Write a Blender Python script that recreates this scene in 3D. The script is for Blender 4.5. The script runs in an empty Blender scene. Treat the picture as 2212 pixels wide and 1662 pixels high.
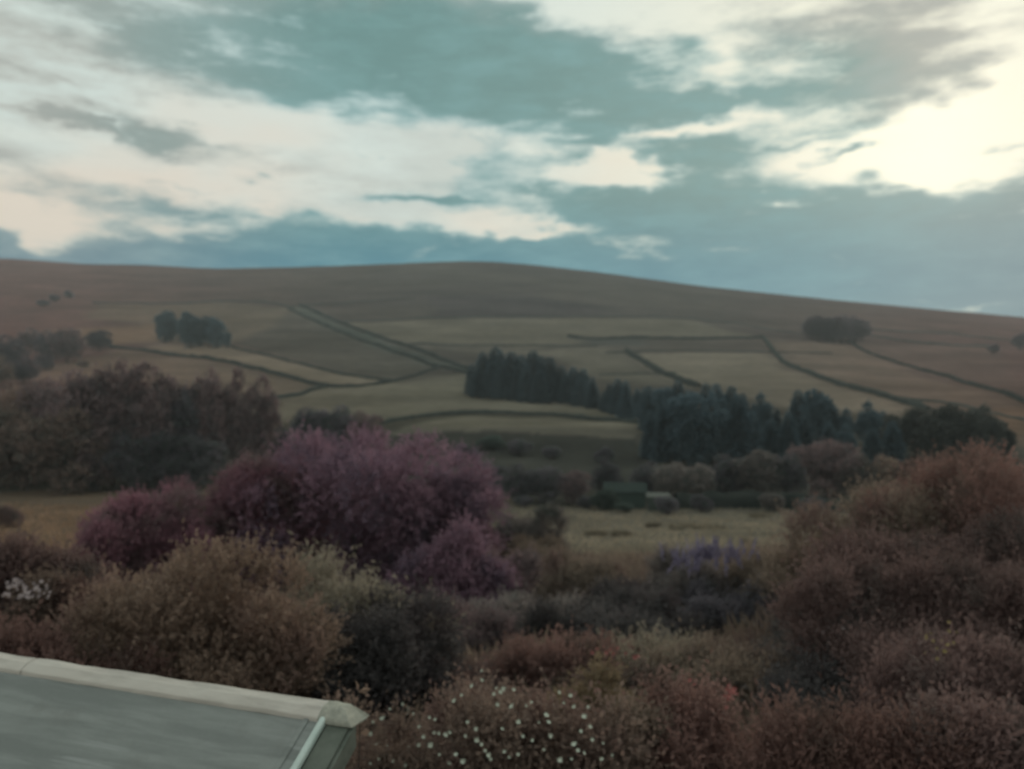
import bpy, math, random
import numpy as np
from math import radians, sin, cos, tan, atan, atan2, asin, sqrt, pi
from mathutils import Vector

SC = bpy.context.scene
COL = SC.collection
# ------------------------------------------------------------------ camera
# the photograph is measured in a 2212 x 1662 frame; eye at the origin, level
F, CX, CY = 1736.0, 1106.0, 831.0
cam_d = bpy.data.cameras.new('camera'); cam = bpy.data.objects.new('camera', cam_d); COL.objects.link(cam)
cam.location = (0, 0, 0); cam.rotation_euler = (radians(90), 0, 0)
cam_d.sensor_width = 36; cam_d.lens = 36 * F / 2212; cam_d.clip_start = .1; cam_d.clip_end = 30000
cam_d.dof.use_dof = True; cam_d.dof.focus_distance = 2.3; cam_d.dof.aperture_fstop = 2.1
SC.camera = cam
SC.cycles.max_bounces = 4; SC.cycles.diffuse_bounces = 3; SC.cycles.glossy_bounces = 2; SC.cycles.transmission_bounces = 3; SC.cycles.volume_bounces = 1
SC.cycles.use_denoising = True; SC.cycles.use_adaptive_sampling = True; SC.cycles.adaptive_threshold = .02
# ------------------------------------------------------------------ light
SUN_AZ, SUN_EL = radians(27.5), radians(14.5)
SC.view_settings.view_transform = 'Standard'; SC.view_settings.look = 'None'
SC.view_settings.exposure = 0.0; SC.view_settings.gamma = 1.0
sun_d = bpy.data.lights.new('sun', 'SUN'); sun_d.energy = 1.3; sun_d.angle = radians(16); sun_d.color = (1, .87, .70)
sun = bpy.data.objects.new('sun', sun_d); COL.objects.link(sun)
sun.rotation_euler = Vector((-sin(SUN_AZ)*cos(SUN_EL), -cos(SUN_AZ)*cos(SUN_EL), -sin(SUN_EL))).to_track_quat('-Z', 'Y').to_euler()
sun.location = (0, 0, 60)

def srgb(r, g, b):
    f = lambda c: (c/255/12.92 if c/255 <= .04045 else ((c/255+.055)/1.055)**2.4)
    return (f(r), f(g), f(b), 1)

class NT:
    """tiny helper around a node tree"""
    def __init__(s, nt): s.nt = nt; s.n = nt.nodes; s.l = nt.links
    def new(s, t, **kw):
        o = s.n.new(t)
        for k, v in kw.items(): setattr(o, k, v)
        return o
    def put(s, sock, v):
        if hasattr(v, 'is_output'): s.l.new(v, sock)
        else: sock.default_value = v
    def m(s, op, a, b=None, c=None, clamp=False):
        o = s.new('ShaderNodeMath', operation=op); o.use_clamp = clamp
        s.put(o.inputs[0], a)
        if b is not None: s.put(o.inputs[1], b)
        if c is not None: s.put(o.inputs[2], c)
        return o.outputs[0]
    def v(s, op, a, b=None):
        o = s.new('ShaderNodeVectorMath', operation=op); s.put(o.inputs[0], a)
        if b is not None:
            if op == 'SCALE': s.put(o.inputs[3], b)
            else: s.put(o.inputs[1], b)
        return o.outputs[1] if op in ('DOT_PRODUCT', 'LENGTH') else o.outputs[0]
    def mix(s, f, a, b, typ='MIX'):
        o = s.new('ShaderNodeMix', data_type='RGBA', blend_type=typ)
        s.put(o.inputs[0], f); s.put(o.inputs[6], a); s.put(o.inputs[7], b); return o.outputs[2]
    def step(s, x, a, b, lo=0., hi=1.):
        o = s.new('ShaderNodeMapRange', interpolation_type='SMOOTHSTEP'); o.clamp = True
        s.put(o.inputs[0], x); s.put(o.inputs[1], a); s.put(o.inputs[2], b); s.put(o.inputs[3], lo); s.put(o.inputs[4], hi); return o.outputs[0]
    def noise(s, vec, scale, detail=4, rough=.55, color=False, dist=0, dim='3D'):
        o = s.new('ShaderNodeTexNoise', noise_dimensions=dim); s.put(o.inputs['Vector'], vec); o.inputs['Scale'].default_value = scale
        o.inputs['Detail'].default_value = detail; o.inputs['Roughness'].default_value = rough; o.inputs['Distortion'].default_value = dist
        return o.outputs[1 if color else 0]

# clouds: direction-space masses (px, py, half width, half height, tilt, amount, blueness)
CLOUDS = [
 # the low bank
 (100, 552, 400, 42, 5, 1.2, .6), (640, 548, 430, 55, -3, 1.3, .9), (1120, 555, 340, 66, -3, 1.35, 1), (1470, 465, 320, 130, 10, 1.35, 1),
 (1830, 500, 360, 112, 8, 1.35, .75), (2150, 470, 230, 98, -12, 1.3, .45), (1450, 630, 560, 95, 2, 1.5, 1), (2080, 635, 480, 95, 4, 1.6, .7),
 (930, 421, 130, 9, 1, .95, .8), (1170, 415, 105, 24, -8, .9, .9), (1260, 325, 190, 34, -6, 1.35, .8), (1700, 312, 130, 14, -12, .95, .7), (1480, 340, 230, 52, 4, 1.3, .9),
 # the long upper mass
 (980, 110, 480, 110, 7, 1.5, .75), (330, 85, 360, 78, 14, .98, .2), (560, 165, 300, 52, 12, 1.0, .3), (1120, 200, 400, 62, 5, 1.3, .8), (1430, 240, 290, 42, -2, 1.2, .8), (1630, 210, 150, 34, -16, 1.05, .6),
 (1840, 135, 400, 125, -3, 1.05, .05), (120, 20, 260, 40, 8, .62, .1), (1640, 70, 200, 45, 0, .8, .1),
 # wisps
 (190, 270, 130, 10, 4, 1.1, .3), (370, 295, 140, 19, 8, 1.2, .35), (790, 327, 36, 9, 0, .9, .5), (415, 400, 65, 11, 0, .62, .4), (570, 388, 34, 7, 0, .65, .4), (380, 455, 210, 26, 5, .9, .4), (170, 420, 210, 40, 14, .7, .15),
 (1042, 355, 28, 13, 0, .7, .6), (1850, 325, 75, 16, -14, 1.5, .5), (2140, 320, 90, 13, 0, 1.6, .3), (2200, 288, 40, 9, 0, .8, .3), (125, 168, 85, 14, 30, .5, .15), (645, 248, 40, 32, 40, .6, .4), (1100, 316, 55, 9, 22, .6, .6),
 # clear gaps
 (1315, 370, 90, 19, 2, -1.75, 0), (1720, 438, 34, 8, 0, -.6, 0), (1105, 488, 55, 9, 0, -1.3, 0), (1545, 140, 75, 30, 24, -.55, 0), (1330, 12, 250, 26, 9, -.55, 0), (2225, 150, 80, 130, 0, -.8, 0), (860, 315, 340, 30, 2, -.8, 0), (900, 472, 190, 18, 3, -1.0, 0), (30, 460, 90, 26, 35, -.8, 0),
 (2000, 298, 130, 38, -6, -1.15, 0), (2200, 250, 110, 60, -10, -.9, 0), (2000, 360, 100, 24, 0, -.9, 0), (2150, 648, 85, 6, 2, -1.0, 0), (1980, 600, 200, 9, 4, -.3, 0), (1500, 286, 130, 11, -5, -.75, 0)]

def az_el(px, py):
    a = atan((px - CX)/F); return a, atan((CY - py)/F*cos(a))

world = bpy.data.worlds.new('World'); SC.world = world; world.use_nodes = True
def build_world():
    T = NT(world.node_tree); T.n.clear()
    d = T.new('ShaderNodeTexCoord').outputs['Generated']
    sep = T.new('ShaderNodeSeparateXYZ'); T.l.new(d, sep.inputs[0]); X, Y, Z = sep.outputs
    az = T.m('ARCTAN2', X, Y); el = T.m('ARCSINE', Z)
    comb = T.new('ShaderNodeCombineXYZ'); T.l.new(az, comb.inputs[0]); T.l.new(el, comb.inputs[1])
    zz = T.m('ADD', T.m('ABSOLUTE', Z), .16)
    pl = T.new('ShaderNodeCombineXYZ'); T.l.new(T.m('DIVIDE', X, zz), pl.inputs[0]); T.l.new(T.m('DIVIDE', Y, zz), pl.inputs[1])
    P = pl.outputs[0]
    # stretched direction coordinates for ragged cloud edges
    st = T.v('MULTIPLY', comb.outputs[0], (1, 2.3, 1))
    w1 = T.v('SUBTRACT', T.noise(st, 7.5, 2, .6, True, dim='2D'), (.5, .5, .5))
    w2 = T.v('SUBTRACT', T.noise(st, 30, 2, .6, True, dim='2D'), (.5, .5, .5))
    p = T.v('ADD', comb.outputs[0], T.v('ADD', T.v('MULTIPLY', w1, (.13, .055, 0)), T.v('MULTIPLY', w2, (.03, .016, 0))))
    # each mass is 2^-(quadratic form in azimuth and elevation)
    ps = T.new('ShaderNodeSeparateXYZ'); T.l.new(p, ps.inputs[0]); px_, py_, _ = ps.outputs
    qv = T.new('ShaderNodeCombineXYZ')
    T.l.new(T.m('MULTIPLY', px_, px_), qv.inputs[0]); T.l.new(T.m('MULTIPLY', px_, py_), qv.inputs[1]); T.l.new(T.m('MULTIPLY', py_, py_), qv.inputs[2])
    lv = T.new('ShaderNodeCombineXYZ'); T.l.new(px_, lv.inputs[0]); T.l.new(py_, lv.inputs[1]); lv.inputs[2].default_value = 1
    D = None; N = None; B = None
    for (px, py, rx, ry, rot, amp, blue) in CLOUDS:
        a, e = az_el(px, py); t = radians(-rot); ry = ry*1.12; rx = rx*1.03; k = -.76*F*F
        c2, s2, cs_ = cos(t)**2, sin(t)**2, cos(t)*sin(t); i, j = k/rx**2, k/ry**2
        A, C, Bq = i*c2+j*s2, i*s2+j*c2, 2*cs_*(i-j)
        q = T.m('ADD', T.v('DOT_PRODUCT', qv.outputs[0], (A, Bq, C)), T.v('DOT_PRODUCT', lv.outputs[0], (-2*A*a-Bq*e, -2*C*e-Bq*a, A*a*a+Bq*a*e+C*e*e)))
        g = T.m('EXPONENT', q)
        if amp > 0:
            v = T.m('MULTIPLY', g, amp); D = v if D is None else T.m('MAXIMUM', D, v)
            if blue > 0: B = T.m('MULTIPLY', g, blue) if B is None else T.m('MULTIPLY_ADD', g, blue, B)
        else: N = T.m('MULTIPLY', g, amp) if N is None else T.m('MULTIPLY_ADD', g, amp, N)
    D = T.m('ADD', D, N)
    n1 = T.noise(P, 1.1, 3, .58, dim='2D')          # the broken cloud field that goes on all round
    n2 = T.noise(T.v('MULTIPLY', comb.outputs[0], (1, 3.8, 1)), 10, 5, .66, dim='2D')
    dens = T.m('ADD', D, T.m('MULTIPLY', T.m('SUBTRACT', n1, .5), .7))
    dens = T.m('ADD', dens, T.m('MULTIPLY', T.m('SUBTRACT', n2, .5), 1.5))
    back = T.step(Y, .1, .75, .26, 0.)     # unseen sky behind and overhead, its cloud thinned to raise ambient light
    high = T.step(el, .50, .75, 0., .24)
    dens = T.m('ADD', dens, T.m('MAXIMUM', back, high))
    mask = T.step(dens, -.06, .96)
    thick = T.step(dens, .32, 1.05)
    # clear air and thin veil
    sky = T.new('ShaderNodeTexSky', sky_type='NISHITA'); sky.sun_disc = False
    sky.sun_elevation = SUN_EL; sky.sun_rotation = SUN_AZ; sky.air_density = 1.0; sky.dust_density = 1.2; sky.ozone_density = 1.5
    sd = (sin(SUN_AZ)*cos(SUN_EL), cos(SUN_AZ)*cos(SUN_EL), sin(SUN_EL))
    cs = T.m('MAXIMUM', T.v('DOT_PRODUCT', d, sd), 0.)
    glow = T.m('POWER', cs, 110.); glow2 = T.m('POWER', cs, 14.)
    k = 10.0   # the Background runs at strength 0.1
    def c(r, g, b, s=1.): q = srgb(r, g, b); return (q[0]*k*s, q[1]*k*s, q[2]*k*s, 1)
    veil = T.mix(T.step(T.m('ADD', el, T.m('MULTIPLY', T.m('SUBTRACT', n1, .5), .5)), .10, .34), c(234, 221, 203), c(220, 233, 225))
    veil = T.mix(glow2, veil, c(252, 247, 222, 1.0))
    clear = T.mix(.93, T.v('MINIMUM', sky.outputs[0], (12, 12, 12)), veil)
    vn = T.m('ADD', T.m('MULTIPLY', n1, .65), T.m('MULTIPLY', n2, .35))
    clear = T.mix(T.m('MULTIPLY', T.step(vn, .42, .66), T.step(glow2, .1, .9, .6, .15)), clear, T.mix(glow2, c(190, 196, 190), c(235, 226, 205)))
    bl = T.m('MULTIPLY', T.step(B, .0, .75), T.step(T.m('ABSOLUTE', T.m('SUBTRACT', az, .07)), .25, .62, 1.0, .45))
    thinc = T.mix(bl, c(186, 187, 178), c(128, 174, 178))
    thickc = T.mix(bl, c(112, 124, 136), c(36, 120, 144))
    low = T.step(el, .10, .26)
    thickc = T.mix(low, thickc, T.mix(bl, c(162, 164, 158), c(104, 142, 140)))
    cloud = T.mix(thick, thinc, thickc)
    cloud = T.mix(T.m('MULTIPLY', glow2, .16), cloud, c(250, 240, 215))
    cloud = T.mix(T.m('MULTIPLY', T.m('SUBTRACT', n2, .40), 1.0, clamp=True), cloud, T.mix(bl, c(196, 198, 190), c(140, 186, 188)))
    col = T.mix(mask, clear, cloud)
    col = T.mix(1.0, col, T.v('SCALE', (1.0*k, .93*k, .72*k), T.m('MULTIPLY', glow, T.m('SUBTRACT', .26, T.m('MULTIPLY', mask, .22)))), 'ADD')
    bg = T.new('ShaderNodeBackground'); T.l.new(col, bg.inputs[0]); bg.inputs[1].default_value = .1
    out = T.new('ShaderNodeOutputWorld'); T.l.new(bg.outputs[0], out.inputs[0])
    world.cycles.sampling_method = 'MANUAL'; world.cycles.sample_map_resolution = 512
build_world()

# ------------------------------------------------------------------ helpers
RNG = np.random.default_rng(11)
def fast_mesh(name, V, Q, tint=None, smooth=False):
    V = np.asarray(V, np.float32); Q = np.asarray(Q, np.int32)
    me = bpy.data.meshes.new(name); k = Q.shape[1]
    me.vertices.add(len(V)); me.vertices.foreach_set('co', V.ravel())
    me.loops.add(Q.size); me.loops.foreach_set('vertex_index', Q.ravel())
    me.polygons.add(len(Q)); me.polygons.foreach_set('loop_start', np.arange(0, Q.size, k, dtype=np.int32))
    if smooth: me.polygons.foreach_set('use_smooth', np.ones(len(Q), bool))
    if tint is not None:
        a = me.attributes.new('tint', 'FLOAT', 'POINT'); a.data.foreach_set('value', np.asarray(tint, np.float32))
    me.update(calc_edges=True); me.validate()
    return me
def link(name, data, mat=None, parent=None, loc=(0, 0, 0), rot=(0, 0, 0), scale=(1, 1, 1)):
    o = bpy.data.objects.new(name, data); COL.objects.link(o); o.location = loc; o.rotation_euler = rot; o.scale = scale
    if parent is not None: o.parent = parent
    if mat is not None and data is not None:
        if len(data.materials) == 0: data.materials.append(mat)
        elif data.materials[0] != mat:
            o.material_slots[0].link = 'OBJECT'; o.material_slots[0].material = mat
    return o
def tag(o, label, cat, group=None, kind=None):
    o['label'] = label; o['category'] = cat
    if group: o['group'] = group
    if kind: o['kind'] = kind
    return o
def thing(name, label, cat, loc=(0, 0, 0), rz=0, group=None, scale=(1, 1, 1)):
    return tag(link(name, None, None, None, loc, (0, 0, rz), scale), label, cat, group)

def hash2(i, j, s):
    n = np.sin(i*127.1 + j*311.7 + s*74.7)*43758.5453; return n - np.floor(n)
def vnoise(x, y, s=0):
    x = np.asarray(x, float); y = np.asarray(y, float); i = np.floor(x); j = np.floor(y); f = x-i; g = y-j
    f = f*f*(3-2*f); g = g*g*(3-2*g)
    return (hash2(i, j, s)*(1-f)+hash2(i+1, j, s)*f)*(1-g) + (hash2(i, j+1, s)*(1-f)+hash2(i+1, j+1, s)*f)*g
def fbm(x, y, s=0, o=4):
    t = 0; a = .5
    for k in range(o): t = t + a*vnoise(x*2**k, y*2**k, s+k*3); a *= .5
    return t
def sstep(a, b, x): t = np.clip((np.asarray(x, float)-a)/(b-a), 0, 1); return t*t*(3-2*t)

# ------------------------------------------------------------------ terrain
SKY_PX = [0, 60, 160, 300, 450, 600, 720, 800, 900, 1000, 1060, 1150, 1300, 1500, 1700, 2000, 2212]
SKY_PY = [557, 561, 570, 571, 580, 577, 574, 571, 567, 563, 564, 571, 588, 616, 638, 668, 690]
RX = [-4000, -1500] + [1100*(p-CX)/F for p in SKY_PX] + [1100, 1600, 4000]
RZ = [165, 178] + [1100*(CY-p)/F for p in SKY_PY] + [72, 40, 10]
VY = [-60, 0, 8, 14, 20, 35, 50, 70, 90, 110, 125, 150, 180, 220, 260, 300, 8000]
VZ = [-4.2, -4.4, -4.6, -5.6, -6.9, -9.5, -11.6, -14, -15.6, -16.9, -17.2, -16.2, -14, -11.2, -8.2, -5, -5]
SY = [0, 250, 300, 400, 500, 600, 700, 850, 1000, 1100, 1250, 1500, 2500, 5000, 9000]
SS = [0, 0, .008, .075, .165, .285, .42, .65, .88, 1.0, 1.09, 1.10, .8, .5, .3]
def smooth_tab(xs, ys, w):
    xs = np.array(xs, float); g = np.arange(xs[0], xs[-1], w/4); v = np.interp(g, xs, ys)
    k = np.hanning(11)[1:-1]; k /= k.sum(); v2 = np.convolve(np.pad(v, 4, mode='edge'), k, 'valid'); return g, v2
_r = smooth_tab(RX, RZ, 40); _v = smooth_tab(VY, VZ, 6); _s = smooth_tab(SY, SS, 40)
def H(x, y):
    x = np.asarray(x, float); y = np.asarray(y, float)
    h = np.interp(y, *_v) + (np.interp(x, *_r)+5)*np.interp(y, *_s)
    h = h + 2.4*sstep(2, 15, x)*(1-sstep(22, 60, y))                     # the bank on the right of the garden
    h = h + 2.2*np.exp(-((x+5)/70)**2-((y-205)/28)**2)                   # the knoll below the plantation
    far = sstep(280, 420, y)*(1-sstep(950, 1080, y))
    h = h + far*(fbm(x/130, y/130, 5)-.47)*9 + sstep(60, 100, y)*(fbm(x/14, y/14, 9, 3)-.44)*1.0
    return h
def ray(px, py, y0=10.):
    u = (px-CX)/F; v = (CY-py)/F
    ys = np.concatenate([np.arange(y0, 200, .5), np.arange(200, 1300, 2.)])
    d = H(u*ys, ys) - v*ys; k = np.argmax(d >= 0)
    if d[k] < 0: k = len(ys)-1
    if k == 0: k = 1
    a, b = ys[k-1], ys[k]; t = d[k-1]/(d[k-1]-d[k]+1e-9); y = a+(b-a)*float(np.clip(t, 0, 1))
    return u*y, y
def pt(px, D): x = (px-CX)/F*D; return x, D, float(H(x, D))

FIELDS = [
 ([(200, 657), (500, 654), (640, 668), (560, 720), (500, 745), (330, 738), (340, 700), (200, 690)], (.235, .205, .15)),
 ([(60, 716), (340, 700), (340, 738), (240, 746), (50, 738)], (.30, .235, .155)),
 ([(330, 740), (500, 750), (600, 775), (700, 800), (850, 824), (780, 834), (700, 832), (560, 797), (430, 772), (300, 755)], (.315, .275, .195)),
 ([(235, 752), (430, 777), (700, 837), (590, 862), (300, 830), (60, 820), (100, 795), (230, 765)], (.25, .21, .155)),
 ([(520, 745), (560, 715), (640, 670), (900, 780), (940, 797), (850, 824), (700, 798)], (.165, .155, .13)),
 ([(625, 668), (640, 660), (830, 735), (1015, 800), (1010, 808), (900, 777), (700, 703)], (.14, .175, .15)),
 ([(590, 862), (710, 838), (850, 828), (1010, 808), (1015, 858), (1290, 882), (1380, 908), (1200, 894), (1000, 889), (830, 912), (560, 915)], (.255, .24, .175)),
 ([(840, 940), (900, 915), (1000, 900), (1200, 905), (1380, 918), (1385, 950), (1200, 938), (1050, 930)], (.275, .255, .185)),
 ([(840, 942), (1050, 932), (1200, 940), (1385, 952), (1400, 1060), (840, 1060)], (.10, .105, .085)),  # rough ground under the knoll, the slope's shade put into its dark colour
 ([(740, 697), (1300, 688), (1500, 692), (1650, 728), (1400, 730), (1280, 747), (880, 744)], (.235, .215, .16)),
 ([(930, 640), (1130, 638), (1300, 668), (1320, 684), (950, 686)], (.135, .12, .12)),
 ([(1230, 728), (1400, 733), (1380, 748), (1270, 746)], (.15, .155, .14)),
 ([(900, 749), (1300, 750), (1355, 765), (1500, 838), (1300, 820), (1200, 770)], (.215, .20, .155)),
 ([(1370, 764), (1650, 764), (1690, 790), (1850, 845), (2010, 892), (1900, 900), (1700, 880), (1510, 838)], (.30, .265, .195)),
 ([(1668, 738), (1835, 745), (1950, 795), (2130, 845), (2212, 872), (2230, 960), (2010, 888), (1850, 838), (1740, 803), (1690, 783)], (.265, .215, .165)),
 ([(2010, 890), (2230, 880), (2260, 980), (2150, 960)], (.27, .195, .13)),
 ([(1840, 740), (2160, 752), (2260, 880), (2130, 838), (1950, 788)], (.21, .165, .14)),
 ([(1010, 1082), (1300, 1100), (1650, 1104), (1740, 1112), (1720, 1190), (1400, 1200), (1150, 1160)], (.27, .25, .175)),
 ([(-60, 1060), (200, 1062), (320, 1062), (260, 1210), (-60, 1200)], (.27, .185, .11)),
]
def inside(x, y, poly):
    r = np.zeros(x.shape, bool); n = len(poly)
    for i in range(n):
        (x1, y1), (x2, y2) = poly[i], poly[(i+1) % n]
        c = ((y1 > y) != (y2 > y)) & (x < (x2-x1)*(y-y1)/((y2-y1) if y2 != y1 else 1e-9)+x1); r ^= c
    return r
def grow(a, b, s, g):
    o = [a]
    while o[-1] < b: o.append(o[-1]+s); s *= g
    return o
def build_ground():
    xp = grow(0, 30, 1.0, 1.0) + grow(33, 430, 3.4, 1.0) + grow(445, 1700, 14, 1.09)
    xs = np.array([-v for v in xp[:0:-1]] + xp)
    ys = np.array(grow(-50, -4, 3, 1) + grow(-2, 60, 1.0, 1) + grow(62, 150, 1.8, 1) + grow(153, 760, 3.4, 1) + grow(766, 1200, 7, 1) + grow(1212, 2000, 14, 1.09))
    gx, gy = np.meshgrid(xs, ys); gz = H(gx, gy)
    V = np.stack([gx, gy, gz], -1).reshape(-1, 3); nx = len(xs)
    i = np.arange(len(ys)-1)[:, None]*nx + np.arange(nx-1)[None, :]; i = i.ravel()
    me = fast_mesh('ground', V, np.stack([i, i+1, i+nx+1, i+nx], 1), smooth=True)
    jx = gx + (fbm(gx/9, gy/9, 21, 3)-.44)*7*sstep(60, 200, gy) + (fbm(gx/40, gy/40, 23, 2)-.37)*22*sstep(350, 500, gy); jy = gy + (fbm(gx/9, gy/9, 31, 3)-.44)*7*sstep(60, 200, gy)
    C = np.zeros(gx.shape+(3,)); m = fbm(gx/120, gy/60, 3)
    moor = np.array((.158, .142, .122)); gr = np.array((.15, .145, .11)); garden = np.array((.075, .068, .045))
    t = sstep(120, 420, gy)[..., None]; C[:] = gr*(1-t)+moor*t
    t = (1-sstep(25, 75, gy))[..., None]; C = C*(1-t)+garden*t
    # bilberry and heather stripes on the open fell, lens colour cast put in as rust towards both flanks
    t = (sstep(.44, .60, m)*sstep(450, 620, gy)*.6)[..., None]; C = C*(1-t)+np.array((.135, .12, .115))*t
    t = (sstep(60, 420, np.abs(gx-20)*600/np.maximum(gy, 200))*sstep(200, 420, gy)*.8)[..., None]; C = C*(1-t)+np.array((.245, .16, .14))*t
    flank = (sstep(90, 420, np.abs(gx-20)*600/np.maximum(gy, 200))*sstep(120, 300, gy))[..., None]  # mask that reddens the hill sides further for the same lens cast
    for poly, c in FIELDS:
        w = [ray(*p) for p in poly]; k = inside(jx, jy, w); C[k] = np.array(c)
    for _ in range(3):   # field colours run into each other over a few metres
        P4 = np.pad(C, ((1, 1), (1, 1), (0, 0)), mode='edge'); Cb = (P4[:-2, 1:-1]+P4[2:, 1:-1]+P4[1:-1, :-2]+P4[1:-1, 2:]+2*C)/6; C = np.where(gy[..., None] > 200, Cb, C)
    C *= (.78+.5*fbm(gx/55, gy/30, 61, 5))[..., None]
    C = np.maximum(.02, .15+(C-.15)*np.where(gy[..., None] > 200, 1.45, 1.)); C *= .50; lum = C.mean(-1, keepdims=True); C = (lum+(C-lum)*.65)*np.array((1.02, .985, 1.03)); C *= 1+flank*np.array((.16, -.11, -.12)); C *= (.86+.5*(fbm(gx/26, gy/16, 41)-.2))[..., None]
    a = me.attributes.new('field', 'FLOAT_COLOR', 'POINT'); C4 = np.concatenate([C, np.ones(gx.shape+(1,))], -1)
    a.data.foreach_set('color', C4.astype(np.float32).ravel())
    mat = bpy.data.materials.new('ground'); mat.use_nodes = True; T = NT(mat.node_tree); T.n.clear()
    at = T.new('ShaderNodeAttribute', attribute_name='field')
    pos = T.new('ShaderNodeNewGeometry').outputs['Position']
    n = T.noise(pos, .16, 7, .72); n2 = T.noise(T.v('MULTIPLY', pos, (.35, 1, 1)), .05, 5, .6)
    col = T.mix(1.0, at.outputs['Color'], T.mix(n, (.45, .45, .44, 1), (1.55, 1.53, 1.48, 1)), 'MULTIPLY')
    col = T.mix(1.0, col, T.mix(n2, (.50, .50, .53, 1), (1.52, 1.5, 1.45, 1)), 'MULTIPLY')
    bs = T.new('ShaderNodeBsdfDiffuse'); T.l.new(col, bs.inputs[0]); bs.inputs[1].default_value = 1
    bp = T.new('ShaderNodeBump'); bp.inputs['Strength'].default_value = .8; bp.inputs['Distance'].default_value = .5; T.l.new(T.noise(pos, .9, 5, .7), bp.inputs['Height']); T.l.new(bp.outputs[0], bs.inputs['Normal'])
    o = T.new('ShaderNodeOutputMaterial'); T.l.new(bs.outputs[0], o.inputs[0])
    g = link('ground', me, mat); g['kind'] = 'structure'; g['label'] = 'garden slope, valley meadow and broad brown hillside'
build_ground()

# ------------------------------------------------------------------ materials
LEAF = 2.1
def leaf_mat(name, a, b, c=None, trans=.42, vary=.22):
    f = lambda q: (q[0]*LEAF*1.05, q[1]*LEAF*.95, q[2]*LEAF*.99)
    a, b = f(a), f(b); c = f(c) if c else None
    m = bpy.data.materials.new(name); m.use_nodes = True; T = NT(m.node_tree); T.n.clear()
    t = T.new('ShaderNodeAttribute', attribute_name='tint').outputs['Fac']
    col = T.mix(t, (*a, 1), (*b, 1))
    pos = T.new('ShaderNodeTexCoord').outputs['Object']
    if c: col = T.mix(T.step(T.noise(pos, .55, 3, .6), .46, .62), col, (*c, 1))
    rnd = T.new('ShaderNodeObjectInfo').outputs['Random']
    col = T.mix(1.0, col, T.mix(rnd, (1-vary,)*3+(1,), (1+vary,)*3+(1,)), 'MULTIPLY')
    d = T.new('ShaderNodeBsdfDiffuse'); tr = T.new('ShaderNodeBsdfTranslucent'); mx = T.new('ShaderNodeMixShader'); mx.inputs[0].default_value = trans
    T.l.new(col, d.inputs[0]); T.l.new(col, tr.inputs[0]); T.l.new(d.outputs[0], mx.inputs[1]); T.l.new(tr.outputs[0], mx.inputs[2])
    o = T.new('ShaderNodeOutputMaterial'); T.l.new(mx.outputs[0], o.inputs[0]); return m
def plain_mat(name, a, b, scale=3., rough=.8, spec=.3, bump=.0, stretch=(1, 1, 1), lo=.35, hi=.65):
    m = bpy.data.materials.new(name); m.use_nodes = True; T = NT(m.node_tree); p = m.node_tree.nodes['Principled BSDF']
    pos = T.v('MULTIPLY', T.new('ShaderNodeTexCoord').outputs['Object'], stretch)
    n = T.noise(pos, scale, 6, .65)
    T.l.new(T.mix(T.step(n, lo, hi), (*a, 1), (*b, 1)), p.inputs['Base Color'])
    p.inputs['Roughness'].default_value = rough; p.inputs['Specular IOR Level'].default_value = spec
    if bump:
        bp = T.new('ShaderNodeBump'); bp.inputs['Strength'].default_value = bump; bp.inputs['Distance'].default_value = .02
        T.l.new(T.noise(pos, scale*4, 5, .6), bp.inputs['Height']); T.l.new(bp.outputs[0], p.inputs['Normal'])
    return m
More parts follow.
